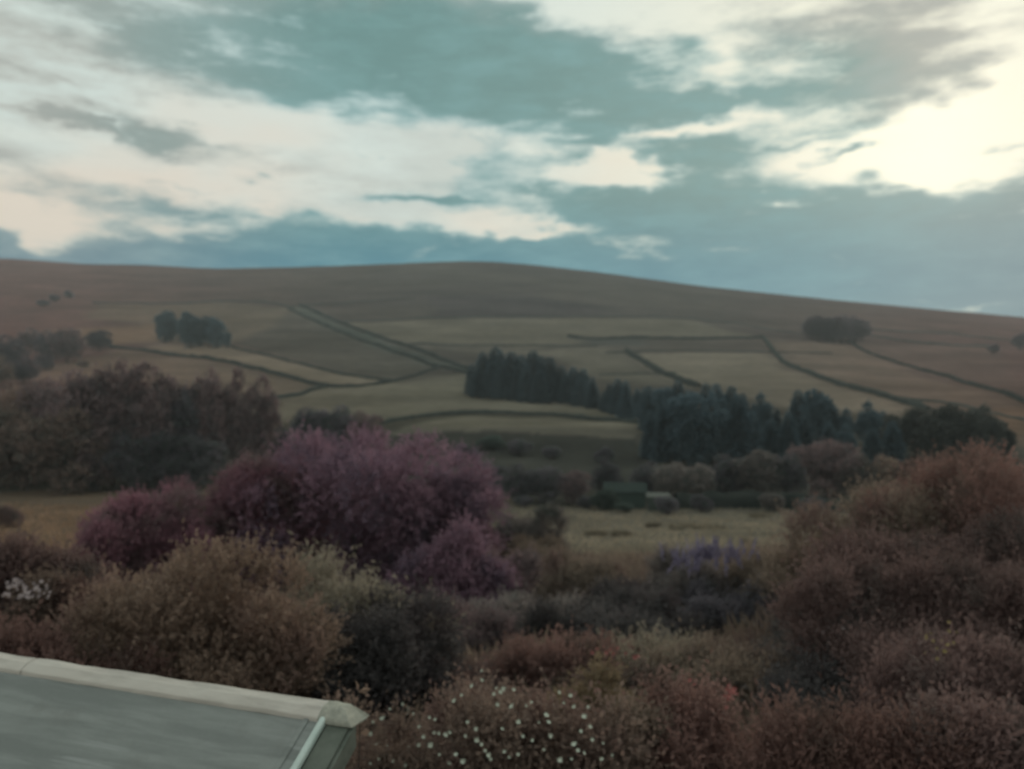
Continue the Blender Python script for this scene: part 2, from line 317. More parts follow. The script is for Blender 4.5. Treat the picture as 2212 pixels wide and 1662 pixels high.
M = {
 'bark': plain_mat('bark', (.05, .042, .036), (.095, .08, .07), 5, .95, .1, .4, (1, 1, .25)),
 'conifer': leaf_mat('conifer_needles', (.030, .054, .064), (.056, .086, .096), trans=.35),
 'pine': leaf_mat('pine_needles', (.030, .036, .034), (.055, .062, .054), trans=.35),
 'copse': leaf_mat('copse_leaves', (.048, .047, .052), (.085, .078, .082)),
 'mauve': leaf_mat('mauve_leaves', (.076, .062, .062), (.130, .104, .102), (.064, .060, .060)),
 'brown': leaf_mat('brown_leaves', (.080, .066, .056), (.140, .112, .094), (.070, .070, .058)),
 'slate': leaf_mat('slate_leaves', (.045, .048, .055), (.085, .084, .09), (.045, .058, .052)),
 'grey': leaf_mat('grey_leaves', (.070, .070, .066), (.125, .118, .108), (.055, .065, .058)),
 'green': leaf_mat('green_leaves', (.026, .040, .034), (.048, .066, .056)),
 'plum': leaf_mat('plum_leaves', (.082, .056, .072), (.138, .095, .118), (.074, .060, .078)),
 'plumdark': leaf_mat('dark_plum_leaves', (.085, .048, .060), (.155, .092, .108), (.09, .07, .07)),
 'laurel': leaf_mat('laurel_leaves', (.090, .073, .056), (.158, .128, .098), (.115, .088, .072)),
 'feather': leaf_mat('feathery_leaves', (.088, .086, .066), (.155, .15, .116)),
 'dark': leaf_mat('dark_leaves', (.036, .038, .038), (.075, .075, .072), (.05, .045, .046)),
 'russet': leaf_mat('russet_leaves', (.078, .054, .047), (.135, .092, .078), (.068, .058, .049)),
 'olive': leaf_mat('olive_leaves', (.078, .070, .056), (.14, .122, .095), (.092, .072, .062)),
 'rose': leaf_mat('rose_leaves', (.070, .058, .048), (.128, .106, .084), (.085, .057, .051)),
 'maroon': leaf_mat('maroon_leaves', (.074, .056, .051), (.130, .098, .089), (.066, .061, .055)),
 'yellow': leaf_mat('yellowing_leaves', (.088, .076, .048), (.142, .122, .080)),
 'hedge': leaf_mat('hedge_leaves', (.014, .019, .017), (.026, .032, .028), trans=.2),
 'grass': leaf_mat('grass_blades', (.055, .048, .038), (.115, .098, .074), (.065, .05, .044)),
 'meadow': leaf_mat('meadow_blades', (.110, .105, .078), (.175, .165, .122)),
 'tawny': leaf_mat('tawny_meadow_blades', (.105, .075, .048), (.165, .122, .080)),
 'rush': leaf_mat('rush_blades', (.06, .062, .045), (.12, .11, .08)),
 'petal': plain_mat('white_petals', (.36, .40, .33), (.50, .53, .45), 20, .7, .2),
 'petalgrey': plain_mat('pale_mauve_petals', (.27, .22, .23), (.38, .32, .32), 20, .7, .2),
 'lilac': plain_mat('lilac_petals', (.20, .175, .27), (.29, .25, .36), 20, .7, .2),
 'red': plain_mat('red_petals', (.22, .075, .07), (.30, .11, .10), 20, .7, .2),
 'yellowpetal': plain_mat('yellow_petals', (.19, .15, .06), (.27, .21, .085), 20, .7, .2),
 'stone': plain_mat('field_wall_stone', (.035, .038, .034), (.075, .075, .068), 1.2, .95, .1, .5),
}

# ------------------------------------------------------------------ plant geometry
def unit(v): return v/np.maximum(np.linalg.norm(v, axis=-1, keepdims=True), 1e-9)
def leaves(base, axis, length, width, rng, fold=.18):
    """one folded leaf-shaped quad per row"""
    n = len(base); r = rng.normal(size=(n, 3)); side = unit(np.cross(axis, r)); nor = np.cross(axis, side)
    L = np.broadcast_to(np.asarray(length, float).reshape(-1, 1), (n, 1)); W = np.broadcast_to(np.asarray(width, float).reshape(-1, 1), (n, 1))
    mid = base + axis*L*.48 + nor*L*fold
    V = np.stack([base, mid-side*W*.5, base+axis*L, mid+side*W*.5], 1).reshape(-1, 3)
    Q = np.arange(4*n).reshape(-1, 4)
    return V, Q, np.repeat(rng.random(n), 4)
def make_blobs(rng, rx, ry, z0, z1, k, rmin=.28, rmax=.42):
    hz = (z1-z0)/2; zc = (z0+z1)/2; B = []
    for i in range(k):
        d = rng.normal(size=3); d /= np.linalg.norm(d); q = rng.random()**.4
        r = rng.uniform(rmin, rmax); s = 1-r*.95
        B.append((d[0]*rx*s*q, d[1]*ry*s*q, zc+d[2]*hz*s*q, r*min(rx, ry, hz*1.15)*rng.uniform(.85, 1.25)))
    return np.array(B)
def make_lobed(rng, rx, ry, z0, z1, k, rmin, rmax):
    """leaf masses gathered into a few unequal boughs, so the outline is lobed"""
    L = int(rng.integers(4, 8)); th = np.arange(L)*2*pi/L+rng.normal(size=L)*.5; rd = rng.uniform(.3, .85, L); lz = rng.uniform(.30, .85, L)
    lob = np.stack([np.cos(th)*rd, np.sin(th)*rd, lz], 1); lob = np.concatenate([lob, [(rng.normal()*.15, 0, .78)]])
    i = rng.integers(0, len(lob), k); q = lob[i]+rng.normal(size=(k, 3))*np.array((.24, .24, .15))
    nr = np.linalg.norm(q[:, :2], axis=1, keepdims=True); q[:, :2] /= np.maximum(1, nr)
    r = rng.uniform(rmin, rmax, k)*min(rx, ry, (z1-z0)*.6)*1.05
    B = np.stack([q[:, 0]*rx, q[:, 1]*ry, z0+q[:, 2]*(z1-z0), r], 1)
    ex = np.percentile(np.abs(B[:, 0])+r, 94); B[:, 0] *= (rx/ex); B[:, 1] *= (rx/ex)
    B[:, 2] += z1-np.max(B[:, 2]+r); return B
def crown(rng, blobs, n, per, shoot, size, aspect=.5, up=.45, spread=.8, droop=0., inner=.62):
    """leafy shoots over the outside of a cluster of leaf masses"""
    w = blobs[:, 3]**2; k = rng.choice(len(blobs), n*2, p=w/w.sum())
    d = unit(rng.normal(size=(n*2, 3))); d[:, 2] = np.where((d[:, 2] < -.35) & (rng.random(n*2) < .6), -d[:, 2], d[:, 2])
    P = blobs[k, :3] + d*blobs[k, 3:4]*rng.uniform(.72, 1.03, (n*2, 1))
    q = np.linalg.norm(P[:, None, :]-blobs[None, :, :3], axis=2)/blobs[None, :, 3]
    keep = (q > inner).all(1) | (rng.random(n*2) < .08); P = P[keep][:n]; d = d[keep][:n]; m = len(P)
    ax = unit(d*.75 + np.array((0, 0, up)) + rng.normal(size=(m, 3))*.4)
    sl = shoot*rng.uniform(.5, 1.4, (m, 1))*np.where(rng.random((m, 1)) < .08, 1.6, 1.)*np.where(rng.random((m, 1)) < .02, 1.4, 1.); t = np.linspace(0, 1, per)
    base = P[:, None, :] + ax[:, None, :]*sl[:, None, :]*t[None, :, None]
    base[..., 2] -= droop*(t[None, :]**2)*sl
    A = unit(ax[:, None, :]*.7 + rng.normal(size=(m, per, 3))*spread*.6 + np.array((0, 0, -droop*.4)))
    L = size*rng.uniform(.65, 1.3, m*per)
    tint = np.repeat(np.clip(rng.normal(.5, .22, m), 0, 1), per)
    V, Q, tt = leaves(base.reshape(-1, 3), A.reshape(-1, 3), L, L*aspect, rng)
    return V, Q, np.clip(.6*np.repeat(tint, 4)+.4*tt, 0, 1)
def tubes(paths, sides=6):
    VV = []; QQ = []; o = 0
    for P, R in paths:
        P = np.asarray(P, float); n = len(P); T = unit(np.gradient(P, axis=0))
        ref = np.where(np.abs(T[:, 2:3]) > .9, np.array([[1., 0, 0]]), np.array([[0, 0, 1.]])); a = unit(np.cross(T, ref)); b = np.cross(T, a)
        th = np.arange(sides)/sides*2*pi
        ring = P[:, None, :] + (a[:, None, :]*np.cos(th)[None, :, None]+b[:, None, :]*np.sin(th)[None, :, None])*np.asarray(R)[:, None, None]
        VV.append(ring.reshape(-1, 3)); i = np.arange(n-1)[:, None]*sides; j = np.arange(sides)[None, :]; j2 = (j+1) % sides
        QQ.append(np.stack([i+j, i+j2, i+sides+j2, i+sides+j], -1).reshape(-1, 4)+o); o += n*sides
    return np.concatenate(VV), np.concatenate(QQ)
def limb(a, b, r0, r1, rng, n=6, wob=.06, sag=.0):
    a = np.asarray(a, float); b = np.asarray(b, float); t = np.linspace(0, 1, n)[:, None]; L = np.linalg.norm(b-a)
    P = a+(b-a)*t + np.cumsum(rng.normal(size=(n, 3))*wob*L/n, 0)*np.minimum(t*3, 1); P[:, 2] += sag*L*np.sin(t[:, 0]*pi)
    return P, r0+(r1-r0)*t[:, 0]
def stems_mesh(name, rng, blobs, r0, z_base=-.15, multi=True, trunk_top=None, spread=.25, nmax=9):
    paths = []; ordr = np.argsort(-blobs[:, 3])[:nmax]
    if multi:
        for i in ordr:
            b = blobs[i]; a = (b[0]*spread+rng.normal()*.03, b[1]*spread+rng.normal()*.03, z_base)
            paths.append(limb(a, b[:3], r0*rng.uniform(.6, 1), r0*.25, rng, 7, .1))
    else:
        top = (rng.normal()*.1, rng.normal()*.1, trunk_top); P, R = limb((0, 0, z_base), top, r0, r0*.55, rng, 8, .05); R[0] *= 1.35; paths.append((P, R))
        for i in ordr:
            b = blobs[i]; k = rng.integers(3, len(P)); paths.append(limb(P[k], b[:3], R[k]*.6, r0*.1, rng, 6, .1, .05))
    return fast_mesh(name, *tubes(paths), smooth=True)
def make_conifer(rng, h, r, dens=1.0, bare=.06):
    """spruce: tiers of drooping boughs, each set with flat sprays"""
    B = []; A = []; L = []; W = []
    z = bare*h
    while z < h*.985:
        t = (z-bare*h)/(h*(1-bare)); rr = r*(1-t)**.68*(1.0 if t > .06 else .85)+.07*r; nb = max(4, int((13*(1-t)+4)*dens))
        ph = rng.random()*6.28
        for k in range(nb):
            th = ph+k*2*pi/nb+rng.normal()*.15; l = rr*rng.uniform(.72, 1.12); dz = -.28+.75*t
            d = np.array((cos(th), sin(th), dz)); d /= np.linalg.norm(d)
            nsp = max(2, int(l/.42))
            for s in range(nsp):
                f = (s+.6)/nsp; o = np.array((0, 0, z+rng.normal()*.1))+d*l*f*.85
                for q in (-1, 0, 1):
                    a2 = th+q*.75; B.append(o); A.append((cos(a2), sin(a2), dz-.1+rng.normal()*.15)); L.append((.35+.45*(1-f))*min(1., .4+l*.4)*1.45); W.append(.34*min(1., .5+l*.3))
        z += h*.038*(1-.45*t)*rng.uniform(.85, 1.15)
    B.append((0, 0, h*.97)); A.append((0, 0, 1)); L.append(h*.06); W.append(.25)
    V, Q, t = leaves(np.array(B), unit(np.array(A, float)), np.array(L), np.array(W), rng, .1)
    tr = fast_mesh('conifer_trunk', *tubes([limb((0, 0, -.3), (0, 0, h*.95), r*.085+.05, .03, rng, 8, .01)]), smooth=True)
    return fast_mesh('conifer_crown', V, Q, t), tr

def make_tree(rng, h, w, n, per, size, k=16, trunk=.28, low=.16, shoot=.6, up=.3, rmin=.26, rmax=.40):
    bl = make_blobs(rng, w/2, w/2, h*low, h, k, rmin, rmax)
    cr = fast_mesh('tree_crown', *crown(rng, bl, n, per, shoot, size, .62, up))
    return cr, stems_mesh('tree_trunk', rng, bl, trunk, -.4, False, h*.55)

# shared variants for everything far enough away
CONIF = [make_conifer(np.random.default_rng(100+i), 16, r, 1.0) for i, r in enumerate((3.3, 3.7, 3.0, 3.5, 4.0))]
PINES = []
for i in range(3):
    g = np.random.default_rng(130+i); bl = make_blobs(g, 3.4, 3.4, -1.5, 14, 24, .3, .5); PINES.append((fast_mesh('pine_crown', *crown(g, bl, 1500, 4, .7, .62, .6, .3)), stems_mesh('pine_trunk', g, bl, .28, -.4, False, 11)))
BROAD = [make_tree(np.random.default_rng(150+i), 14, w, 2300, 4, .50, 34, .28, -.05, .7, rmin=.2, rmax=.36) for i, w in enumerate((11, 13, 10, 12))]
BUSH = []
for i in range(4):
    g = np.random.default_rng(170+i); bl = make_blobs(g, 2.6, 2.6, .25, 4, 14, .30, .46); bl[:, 2] = np.maximum(bl[:, 2], bl[:, 3]*.55)
    BUSH.append((fast_mesh('bush_crown', *crown(g, bl, 1300, 4, .38, .27, .6, .4)), stems_mesh('bush_stems', g, bl, .07)))

def place(var, H0, mat, name, label, cat, x, y, h, wid=1.0, group=None, rz=None, parts=('crown', 'trunk')):
    z = np.zeros(len(var[0].vertices)*3, np.float32); var[0].vertices.foreach_get('co', z); H0 = float(np.percentile(z[2::3], 99.6)); s = h/H0
    t = thing(name, label, cat, (x, y, float(H(x, y))-.05), RNG.uniform(0, 6.28) if rz is None else rz, group, (s*wid, s*wid, s))
    link(parts[0], var[0], M[mat], t); link(parts[1], var[1], M['bark'], t)
    return t
ORD = ['first', 'second', 'third', 'fourth', 'fifth', 'sixth', 'seventh', 'eighth', 'ninth', 'tenth', 'eleventh', 'twelfth', 'thirteenth', 'fourteenth', 'fifteenth', 'sixteenth', 'seventeenth', 'eighteenth', 'nineteenth', 'twentieth']
def row(spec, kind, mat, name, cat, label, group, wid=1.0, minh=2.):
    """spec rows: (px, top, base); the foot of each tree is where the ray through its base meets the ground"""
    for i, s in enumerate(spec):
        px, top, base = s[:3]; j = .018*(base-top) if kind in 'bs' else .05*(base-top); px += RNG.normal()*j*.7; top += RNG.normal()*j*1.3; base += abs(RNG.normal())*j; x, y = ray(px, base); h = max(minh, (base-top)/F*y); m = s[3] if len(s) > 3 else mat
        V, H0 = {'c': (CONIF, 16), 'm': (CONIF, 16), 'p': (PINES, 14.5), 'b': (BROAD, 14.3), 's': (BUSH, 4.2)}[kind]
        if kind == 'm': V, H0 = (PINES, 14.5) if RNG.random() < .33 else (CONIF, 16)
        w = wid*(s[4] if len(s) > 4 else 1)*RNG.uniform(.92, 1.08)
        if kind == 'm' and V is PINES: w *= .62
        place(V[int(RNG.integers(len(V)))], H0, m, name, label % ORD[i], cat, x, y, h, w, group, parts=('crown', 'stems' if kind == 's' else 'trunk'))

# ------------------------------------------------------------------ field boundaries
def boundary(pxs, h, w, mat, name, label, cat, group):
    pts = [ray(*p) for p in pxs]; P = []
    for (a, b) in zip(pts[:-1], pts[1:]):
        n = max(2, int(math.hypot(b[0]-a[0], b[1]-a[1])/1.6)); P += [(a[0]+(b[0]-a[0])*i/n, a[1]+(b[1]-a[1])*i/n) for i in range(n)]
    P.append(pts[-1]); P = np.array(P); s = np.arange(len(P))
    for k in range(3):
        if len(P) > 6: P[1:-1] = (P[:-2]+2*P[1:-1]+P[2:])/4
    P += (np.stack([vnoise(s*.11, s*0+h, 3), vnoise(s*.13, s*0+w, 8)], 1)-.5)*1.2
    T = unit(np.gradient(P, axis=0)); N = np.stack([-T[:, 1], T[:, 0]], 1)
    hh = h*(.62+.76*fbm(s*.23, s*0+pts[0][0], 2, 3)/.94); ww = w*(.7+.6*vnoise(s*.4, s*0, 6))
    prof = [(-.5, -.12), (-.52, .45), (-.36, .85), (.0, 1.0), (.36, .85), (.52, .45), (.5, -.12)]
    V = []
    for (u, v) in prof:
        q = P + N*(ww*u)[:, None] + RNG.normal(size=P.shape)*w*.06
        V.append(np.stack([q[:, 0], q[:, 1], H(P[:, 0], P[:, 1])+hh*v*(1+RNG.normal(size=len(P))*.07)], 1))
    V = np.stack(V, 1); n, k = V.shape[:2]; i = np.arange(n-1)[:, None]*k+np.arange(k-1)[None, :]; i = i.ravel()
    c = V.reshape(-1, 3).copy(); o = c[n//2*k]*1.0; o[2] = float(H(o[0], o[1])); c -= o
    me = fast_mesh(name, c, np.stack([i, i+1, i+k+1, i+k], 1), RNG.random(n*k))
    tag(link(name, me, M[mat], None, tuple(o)), label, cat, group)
G1 = 'hedges and walls dividing the hillside fields'
for a in [
 ([(235, 750), (300, 757), (430, 774), (560, 799), (640, 820), (705, 836)], 1.7, 2.2, 'hedge', 'field_hedge', 'dark hedge along the lower edge of the pale strip field at left', 'hedge'),
 ([(705, 836), (780, 836), (850, 825), (950, 795)], 1.3, 1.8, 'hedge', 'field_hedge', 'short hedge curving right from the tip of the pale strip field', 'hedge'),
 ([(585, 863), (650, 855), (705, 837)], 1.5, 1.8, 'hedge', 'field_hedge', 'short hedge running down left from the hedge junction above the purple tree', 'hedge'),
 ([(500, 750), (600, 775), (700, 800), (800, 819), (850, 825)], 1.1, 1.4, 'hedge', 'field_hedge', 'thin hedge along the upper edge of the pale strip field', 'hedge'),
 ([(648, 659), (720, 693), (830, 733), (920, 764), (1015, 799)], 1.9, 2.4, 'hedge', 'field_hedge', 'upper hedge of the sunken lane slanting down to the conifer plantation', 'hedge'),
 ([(622, 668), (700, 703), (800, 742), (900, 777), (1010, 808)], 1.6, 2.2, 'hedge', 'field_hedge', 'lower hedge of the sunken lane slanting down to the conifer plantation', 'hedge'),
 ([(200, 656), (350, 657), (500, 652), (600, 657), (635, 665)], 1.5, 1.6, 'stone', 'field_wall', 'dark fell wall running left from the top of the sunken lane', 'wall'),
 ([(655, 660), (780, 652), (900, 645)], 1.1, 1.2, 'stone', 'field_wall', 'faint fell wall running right from the top of the sunken lane', 'wall'),
 ([(740, 696), (900, 690), (1000, 687), (1120, 686), (1300, 686), (1500, 690), (1600, 700), (1690, 717), (1745, 723)], 1.2, 1.5, 'stone', 'field_wall', 'longest fell wall crossing mid hill to the round copse at right', 'wall'),
 ([(880, 745), (1000, 747), (1150, 747), (1290, 749)], 1.1, 1.4, 'stone', 'field_wall', 'level wall just above the tops of the conifer plantation', 'wall'),
 ([(1228, 729), (1290, 735), (1400, 732), (1550, 733), (1650, 731)], 1.8, 2.0, 'hedge', 'field_hedge', 'level hedge on top of the square field right of centre', 'hedge'),
 ([(1650, 731), (1664, 752), (1690, 784), (1740, 805), (1850, 841), (1930, 865), (2010, 889)], 1.9, 2.3, 'hedge', 'field_hedge', 'long dark hedge sloping down right from the bend below the round copse', 'hedge'),
 ([(1355, 760), (1400, 789), (1450, 815), (1510, 838)], 2.3, 3.0, 'hedge', 'field_hedge', 'thick short hedge slanting down into the dark wood right of centre', 'hedge'),
 ([(1310, 763), (1500, 760), (1680, 762), (1800, 765)], .9, 1.2, 'stone', 'field_wall', 'faint level wall across the pale field below the hedge bend', 'wall'),
 ([(1835, 738), (1880, 765), (1950, 789), (2050, 815), (2130, 840), (2240, 878)], 1.5, 1.8, 'hedge', 'field_hedge', 'thin hedge falling from the round copse to the right edge', 'hedge'),
 ([(1875, 712), (1950, 718), (2050, 721), (2150, 734), (2230, 740)], 1.3, 1.5, 'stone', 'field_wall', 'upper of two walls right of the round copse', 'wall'),
 ([(1880, 726), (1960, 739), (2060, 748), (2150, 751)], 1.5, 1.8, 'stone', 'field_wall', 'lower of two walls right of the round copse', 'wall'),
 ([(828, 917), (900, 903), (1000, 894), (1100, 894), (1200, 898), (1300, 910), (1385, 916)], 1.1, 1.6, 'hedge', 'field_hedge', 'dark curved hedge on the knoll below the conifer plantation', 'hedge'),
 ([(1900, 856), (2050, 872), (2240, 914)], .8, 1.1, 'stone', 'field_wall', 'faint wall across the tawny field at the right edge', 'wall'),
 ([(1295, 811), (1400, 808), (1440, 812)], .9, 1.2, 'stone', 'field_wall', 'faint short wall right of the conifer plantation top', 'wall'),
]: boundary(*a, G1)

# ------------------------------------------------------------------ trees on the hill and in the valley
row([(358, 674, 736), (374, 672, 738), (396, 680, 742), (414, 678, 744), (432, 682, 746), (452, 688, 748), (470, 695, 750), (492, 722, 752)], 'p', 'conifer', 'hill_tree', 'tree', '%s tree from the left in the small dark clump high on the left hillside', 'trees of the left hillside clump', .95)
row([(1754, 690, 733), (1768, 685, 737), (1784, 686, 739), (1800, 683, 740), (1817, 685, 741), (1833, 684, 741), (1848, 688, 740), (1862, 692, 737)], 'b', 'copse', 'copse_tree', 'tree', '%s tree from the left in the round copse high on the right hillside', 'trees of the round copse', 1.15)
row([(1022, 790, 850), (1046, 766, 851), (1064, 760, 852), (1084, 768, 853), (1106, 763, 854), (1124, 768, 856), (1146, 764, 857), (1166, 768, 858), (1190, 774, 860), (1214, 786, 863), (1238, 796, 866), (1262, 800, 869), (1282, 815, 873)], 'c', 'conifer', 'conifer_tree', 'tree', '%s conifer from the left along the skyline of the hillside plantation', 'plantation conifers', 1.75)
row([(1032, 800, 856), (1056, 790, 858), (1082, 795, 859), (1110, 798, 861), (1138, 798, 862), (1164, 800, 864), (1192, 805, 866), (1222, 812, 870), (1252, 822, 876), (1280, 830, 881)], 'c', 'conifer', 'conifer_tree', 'tree', '%s conifer from the left in the lower front row of the hillside plantation', 'plantation conifers', 1.8)
row([(1302, 842, 886), (1318, 832, 890), (1336, 822, 893), (1354, 823, 896), (1374, 834, 900), (1392, 845, 905)], 'c', 'conifer', 'conifer_tree', 'tree', '%s conifer from the left in the low belt linking plantation and wood', 'belt conifers', 1.5)
row([(1404, 838, 930), (1432, 836, 934), (1462, 834, 936), (1492, 840, 940), (1526, 830, 942), (1556, 832, 944), (1586, 836, 946), (1608, 850, 948), (1644, 856, 950), (1678, 880, 952), (1732, 854, 954), (1768, 864, 956), (1800, 880, 958), (1828, 884, 960), (1872, 866, 962), (1906, 892, 964)], 'm', 'conifer', 'wood_conifer', 'tree', '%s pointed conifer from the left on the skyline of the dark wood', 'conifers of the dark wood', 1.45)
row([(1400, 880, 985), (1440, 872, 992), (1480, 866, 1000), (1516, 868, 1004), (1550, 860, 1006), (1588, 872, 1006), (1624, 888, 1004), (1660, 902, 1002), (1700, 900, 1000), (1744, 896, 1000), (1788, 906, 1000), (1832, 912, 1000), (1880, 910, 1000), (1926, 915, 1002)], 'm', 'conifer', 'wood_conifer', 'tree', '%s conifer from the left in the front row of the dark wood', 'conifers of the dark wood', 1.55)
row([(1936, 894, 985), (1976, 889, 990), (2014, 892, 994), (2050, 886, 996), (2090, 884, 996), (2130, 888, 994), (2168, 908, 990)], 'p', 'pine', 'dark_tree', 'tree', '%s rounded dark tree from the left at the right end of the wood', 'rounded trees right of the wood', 1.05)
# valley broadleaves in front of the wood
row([(1000, 1012, 1070, 'mauve', 1.0), (1058, 1000, 1078, 'slate', 1.15), (1122, 1004, 1086, 'slate', 1.1), (1180, 1010, 1088, 'slate', 1.05), (1236, 1020, 1090, 'mauve', 1.1), (1312, 990, 1076, 'slate', .95), (1400, 1000, 1080, 'slate', 1.0), (1452, 1002, 1085, 'grey', 1.05), (1506, 1005, 1090, 'grey', 1.05), (1570, 985, 1082, 'slate', 1.1), (1636, 978, 1082, 'grey', 1.0), (1700, 985, 1082, 'slate', .95), (1786, 956, 1078, 'mauve', 1.25), (1856, 985, 1082, 'grey', .9), (1916, 990, 1085, 'olive', .95), (1985, 985, 1090, 'russet', 1.0)], 'b', 'slate', 'valley_tree', 'tree', '%s leafy tree from the left in the valley row before the dark wood', 'leafy valley trees', 1.15)
row([(1060, 942, 972, 'green', 2.0), (1120, 950, 985, 'slate', 1.5), (1010, 960, 990, 'slate', 1.6), (1190, 965, 992, 'slate', 1.5), (1300, 968, 1000, 'slate', 1.3)], 's', 'slate', 'scrub_bush', 'bush', '%s low scrub bush from the left in the dark hollow under the knoll', 'scrub in the hollow', 1.0)
# bushes on the left hillside
row([(66, 708, 760, 'mauve', 1.0), (106, 718, 776, 'copse', 1.1), (146, 712, 785, 'mauve', 1.1), (214, 714, 757, 'copse', 1.15), (14, 728, 800, 'copse', 1.1), (96, 765, 800, 'copse', 1.1), (180, 778, 796, 'brown', 1.5), (50, 775, 830, 'copse', 1.2), (-10, 770, 840, 'brown', 1.2)], 'b', 'mauve', 'hillside_tree', 'tree', '%s round tree of the loose group by the left edge of the hill', 'round trees on the left hillside', 1.25)
row([(118, 636, 652, 'copse', 1.4), (150, 628, 644, 'copse', 1.1), (90, 648, 662, 'copse', 1.5), (2204, 720, 758, 'copse', .8), (2146, 744, 764, 'copse', 1.2)], 's', 'copse', 'moor_bush', 'bush', '%s small dark bush out on the open moor', 'bushes on the open moor', 1.0)
# the left wood
row([(30, 842, 1040, 'brown', 1.0), (104, 820, 1046, 'mauve', .9), (176, 804, 1050, 'mauve', .9), (246, 788, 1050, 'mauve', .95), (318, 798, 1050, 'mauve', .85), (384, 826, 1046, 'slate', .7), (446, 798, 1036, 'mauve', .7), (508, 796, 1030, 'mauve', .55), (562, 818, 1026, 'mauve', .55)], 'b', 'mauve', 'broadleaf_tree', 'tree', '%s tall leafy tree from the left in the wood at the left edge', 'tall trees of the left wood', .82)
row([(-20, 880, 1056, 'brown', 1.0), (60, 900, 1060, 'brown', 1.0), (140, 890, 1062, 'brown', 1.0), (215, 905, 1062, 'mauve', 1.0), (290, 915, 1060, 'slate', 1.0), (362, 930, 1058, 'slate', 1.0), (430, 940, 1054, 'slate', 1.0)], 'b', 'brown', 'broadleaf_tree', 'tree', '%s lower leafy tree from the left in front of the left wood', 'front trees of the left wood', 1.05)
row([(668, 884, 985, 'slate', 1.1), (728, 878, 990, 'slate', 1.1), (790, 892, 995, 'mauve', 1.0), (600, 925, 1010, 'slate', 1.0)], 'b', 'slate', 'valley_tree', 'tree', '%s slate coloured tree behind the top of the purple tree', 'trees behind the purple tree', 1.15)
for i, (px, top, base, mt, w) in enumerate([(24, 1092, 1140, 'maroon', 1.1), (205, 1040, 1062, 'dark', 1.0), (290, 1040, 1066, 'dark', 1.0)]):
    x, y = ray(px, base); place(BUSH[i], 4.2, mt, 'meadow_bush', ['dark round bush alone in the tawny meadow at the left edge', 'left of two dark bushes at the foot of the left wood', 'right of two dark bushes at the foot of the left wood'][i], 'bush', x, y, (base-top)/F*y, w, 'meadow bushes', parts=('crown', 'stems'))
for i, (px, top, base, mt, w, lb) in enumerate([(1306, 1056, 1104, 'green', 1.3, 'green bush covering the left end of the hut'), (1440, 1072, 1112, 'slate', 1.2, 'dark bush at the right end of the pale outhouse'), (1268, 1072, 1100, 'slate', 1.5, 'low dark bush left of the hut'), (1350, 1086, 1108, 'green', 1.7, 'low green scrub before the hut wall'), (1520, 1070, 1106, 'slate', 1.3, 'bush breaking the left half of the low dark hedge'), (1668, 1066, 1106, 'grey', 1.2, 'bush breaking the right half of the low dark hedge'), (1752, 1072, 1112, 'slate', 1.4, 'bush in the gap between the two hedges'), (1130, 1072, 1096, 'slate', 1.5, 'low scrub at the left far corner of the meadow')]):
    x, y = ray(px, base); place(BUSH[i % 4], 4.2, mt, 'meadow_bush', lb, 'bush', x, y, (base-top)/F*y, w, 'scrub along the far edge of the meadow', parts=('crown', 'stems'))
# low dark hedge along the far side of the meadow
boundary([(1465, 1100), (1560, 1096), (1650, 1096), (1742, 1098)], 2.1, 1.8, 'hedge', 'meadow_hedge', 'low dark green hedge along the far side of the valley meadow', 'hedge', None)
boundary([(1760, 1102), (1840, 1106), (1900, 1104)], 1.6, 1.6, 'hedge', 'meadow_hedge', 'dark hedge end by the right corner of the valley meadow', 'hedge', None)

# ------------------------------------------------------------------ green hut by the meadow
def box(x0, x1, y0, y1, z0, z1):
    V = [(x, y, z) for z in (z0, z1) for y in (y0, y1) for x in (x0, x1)]
    return V, [(0, 2, 3, 1), (4, 5, 7, 6), (0, 1, 5, 4), (2, 6, 7, 3), (0, 4, 6, 2), (1, 3, 7, 5)]
def solid(name, parts, mat, parent=None, bevel=0., loc=(0, 0, 0), rot=(0, 0, 0)):
    V = []; Q = []
    for v, f in parts:
        o = len(V); V += list(v); Q += [tuple(i+o for i in t) for t in f]
    me = bpy.data.meshes.new(name); me.from_pydata([tuple(map(float, v)) for v in V], [], Q); me.update()
    ob = link(name, me, mat, parent, loc, rot)
    if bevel:
        b = ob.modifiers.new('bevel', 'BEVEL'); b.width = bevel; b.segments = 2; b.limit_method = 'ANGLE'
    return ob
M['hut'] = plain_mat('green_hut_boards', (.026, .046, .040), (.04, .064, .055), 2.5, .75, .3, .2, (6, 6, .4))
M['hutroof'] = plain_mat('green_felt', (.022, .034, .031), (.03, .042, .038), 2, .9, .2, .2)
M['pane'] = plain_mat('dark_pane', (.012, .02, .02), (.02, .03, .03), 3, .12, .5)
M['pale'] = plain_mat('pale_green_boards', (.042, .054, .048), (.06, .072, .064), 2, .8, .25, .2, (5, 5, .5))
